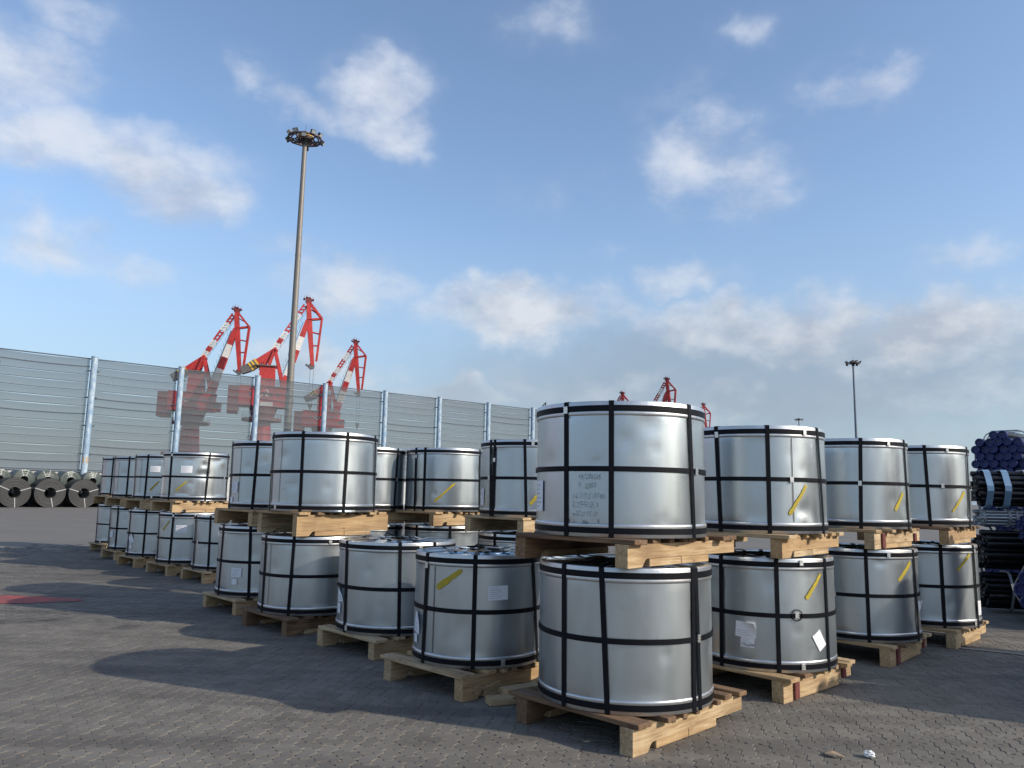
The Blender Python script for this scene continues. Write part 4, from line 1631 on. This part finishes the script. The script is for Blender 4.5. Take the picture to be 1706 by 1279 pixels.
def copy_tree(o, parent=None):
    c = o.copy()
    COL.objects.link(c)
    c.parent = parent
    for ch in list(o.children):
        copy_tree(ch, c)
    return c


crane0 = build_crane()
APX = (513 - 300) * CS
cr_list = [(-73.9, 201.0, -10, 1.0, 'red and white jib crane beyond the fence, leftmost of the three large ones'),
           (-51.6, 189.0, 3, 1.0, 'red and white jib crane right behind the tall light mast, with striped counterweight'),
           (-50.3, 242.0, -8, 1.0, 'smaller looking red and white jib crane right of the tall light mast'),
           (62.5, 307.0, -14, 1.0, 'distant jib crane whose banded head rises over the handwritten coil'),
           (51.0, 352.0, -20, 1.0, 'very distant crane head just clearing the rim of the handwritten coil'),
           (97.6, 389.0, 6, 1.0, 'distant crane whose hanging nose shows at the right rim of the handwritten coil'),
           (-90.0, 72.0, 8, 1.0, 'jib crane nearest the yard outside the left edge of the picture'),
           (-104.0, 46.0, -5, 1.0, 'second jib crane outside the left edge of the picture')]
for i, (ax, ay, yaw, sc, lab) in enumerate(cr_list):
    c = crane0 if i == 0 else copy_tree(crane0)
    c['label'] = lab
    c['group'] = 'portal jib cranes beyond the fence'
    # face the yard: local x square to the line of sight from the yard
    rz = -math.atan2(ax, ay) + R_(yaw)
    c.rotation_euler = (0, 0, rz)
    c.location = (ax - APX * math.cos(rz) * sc, ay - APX * math.sin(rz) * sc, 0)
    c.scale = (sc, sc, sc)
    if i == 1:
        num = text_mesh('2', 2.4)
        o = link('crane_number', num, 'crane_white', c)
        o.matrix_local = Matrix.Translation((P(290, 735).x, -2.56, P(0, 745).z)) @ Matrix.Rotation(math.pi / 2, 4, 'X')
        MB().box((P(290, 0).x + .6, -2.53, P(0, 765).z - 1.0), (3.0, .04, 1.0)).build('white_plate', 'crane_white', c)
    if i == 0:
        m = MB()
        q = P(262, 752, -2.56)
        m.beam(q + Vector((-.9, 0, .7)), q, .25, .25, .04)
        m.beam(q, q + Vector((.9, 0, .7)), .25, .25, .04)
        m.build('white_mark', 'crane_white', c)

# ------------------------------------------------------------------ pipe bundles on the right
_pc = {}


def pipe_meshes(r, L_, capmat, body):
    k = (r, L_, capmat, body)
    if k not in _pc:
        m = MB()
        m.lathe([(r, 0), (r, L_)], 12, True)
        m.lathe([(r * .86, .0), (r, .0)], 12, False)
        pm = m.mesh('pipe')
        # lathe along z; pipes run along local +x
        for v in pm.vertices:
            v.co = Vector((v.co.z, v.co.y, v.co.x))
        pm.flip_normals()
        c = MB()
        c.lathe([(r * 1.05, .05), (r * 1.07, -.008), (r * .9, -.02), (r * .62, -.018), (r * .55, -.006), (.0001, -.006)], 14, False)
        cm = c.mesh('end_cap')
        for v in cm.vertices:
            v.co = Vector((v.co.z, v.co.y, v.co.x))
        cm.flip_normals()
        pm.materials.append(MT[body])
        cm.materials.append(MT[capmat])
        _pc[k] = (pm, cm)
    return _pc[k]


def bundle(label, x, y, z, az, n, r, L_, body='pipe', cap='cap', straps=((.25, 'blue_band'), (.5, 'white')), seed=1):
    """az: heading of the pipes from their near end (deg, 0 = +y, clockwise)"""
    rn = random.Random(seed)
    t = thing('pipe_bundle', label, 'pipe bundle', (x, y, z), math.pi / 2 - R_(az), 'strapped bundles of pipes')
    pm, cm = pipe_meshes(r, L_, cap, body)
    s = r * 2.06
    for i in range(-n, n + 1):
        for j in range(-n, n + 1):
            if abs(i + j) > n or (n == 3 and math.hypot(i + j / 2, .866 * j) > 2.8):
                continue
            yy, zz = s * (i + j / 2), s * .866 * j
            o = link('pipe', pm, None, t, (rn.uniform(-.05, .05), yy, zz))
            link('end_cap', cm, None, o)
    RR = n * s + r * 1.12
    for d, mt in straps:
        m = MB()
        hexp = []
        for k in range(6):
            a = math.pi / 3 * k
            for da in (-.12, .12):
                hexp.append(Vector((d, RR * math.cos(a + da), RR * math.sin(a + da))))
        for k in range(12):
            a, b_ = hexp[k], hexp[(k + 1) % 12]
            m.beam(a, b_, .012, .012, .035 if mt != 'blue_band' else .09, Vector((1, 0, 0)))
        m.build('strap', mt, t)
    return t


AX = 118.6   # heading (.88,-.48)
bundle('top bundle of blue capped pipes beside the end of the right row of coils', 8.62, 13.6, 2.44, 52, 3, .072, 6, seed=1, straps=((.35, 'white'), (.5, 'white'), (.75, 'white'), (2.5, 'white')))
bundle('blue capped pipe bundle under the top one, mostly hidden', 8.72, 13.75, 1.50, 52, 3, .065, 6, seed=2)
bundle('lowest blue capped pipe bundle under the top one, hidden in shade', 8.72, 13.75, .48, 52, 3, .070, 6, seed=3)
bundle('black pipe bundle with pale blue straps, right of the farthest right coil', 7.22, 12.0, 1.84, 104, 3, .042, 6, 'pipe', 'pipe', seed=4,
       straps=((.10, 'blue_band'), (.34, 'blue_band'), (.62, 'white')))
bundle('bundle of thin galvanised pipes beneath the black bundle with blue straps', 7.25, 12.05, 1.40, 104, 2, .026, 6, 'pipe_grey', 'pipe_grey', straps=((.05, 'white'), (.4, 'white'), (.5, 'white')), seed=5)
bundle('black pipe bundle in shade below the thin galvanised pipes', 7.3, 12.1, .92, 104, 3, .046, 6, 'pipe', 'pipe', seed=6, straps=((.6, 'white'), (1.0, 'white'), (1.2, 'white')))
bundle('lowest black pipe bundle on the ground behind the right row', 7.3, 12.1, .31, 104, 3, .042, 6, 'pipe', 'pipe', seed=7, straps=((.3, 'white'), (1.2, 'white')))
bundle('blue capped pipe bundle resting on the large blue ended one at the right edge', 7.47, 11.0, 1.285, 62, 4, .036, 6, seed=8, straps=((.2, 'white'), (.45, 'white')))
bundle('large blue ended pipe bundle on the ground at the right edge of the picture', 7.13, 10.38, .465, 62, 2, .090, 6, seed=9, straps=((.04, 'white'),))
# timbers between those two bundles
for k, d in enumerate((.5, 2.5)):
    e = Vector((math.sin(R_(62)), math.cos(R_(62)), 0))
    p = Vector((7.3, 10.75, .945)) + e * d
    o = link('dunnage_timber', board_mesh(.9, .09, .06, 'dunnage_timber'), 'wood', None, (p.x, p.y, p.z - .012), math.pi / 2 - R_(62) + math.pi / 2)
    tag(o, 'short timber between the two blue ended bundles at the right edge', 'timber', 'timbers between the pipe bundles')
# the rest of the pipe yard to the right of the view
for i, (ox, oy) in enumerate(((7.22, 5.18), (7.24, 6.06), (7.26, 6.94), (7.28, 7.82))):
    for j, zz in enumerate((.44, 1.31, 2.18)):
        bundle('blue capped pipe bundle outside the right edge', ox + .03 * ((i * 3 + j) % 2), oy, zz, AX, 2, .085, 6, seed=20 + i * 5 + j)
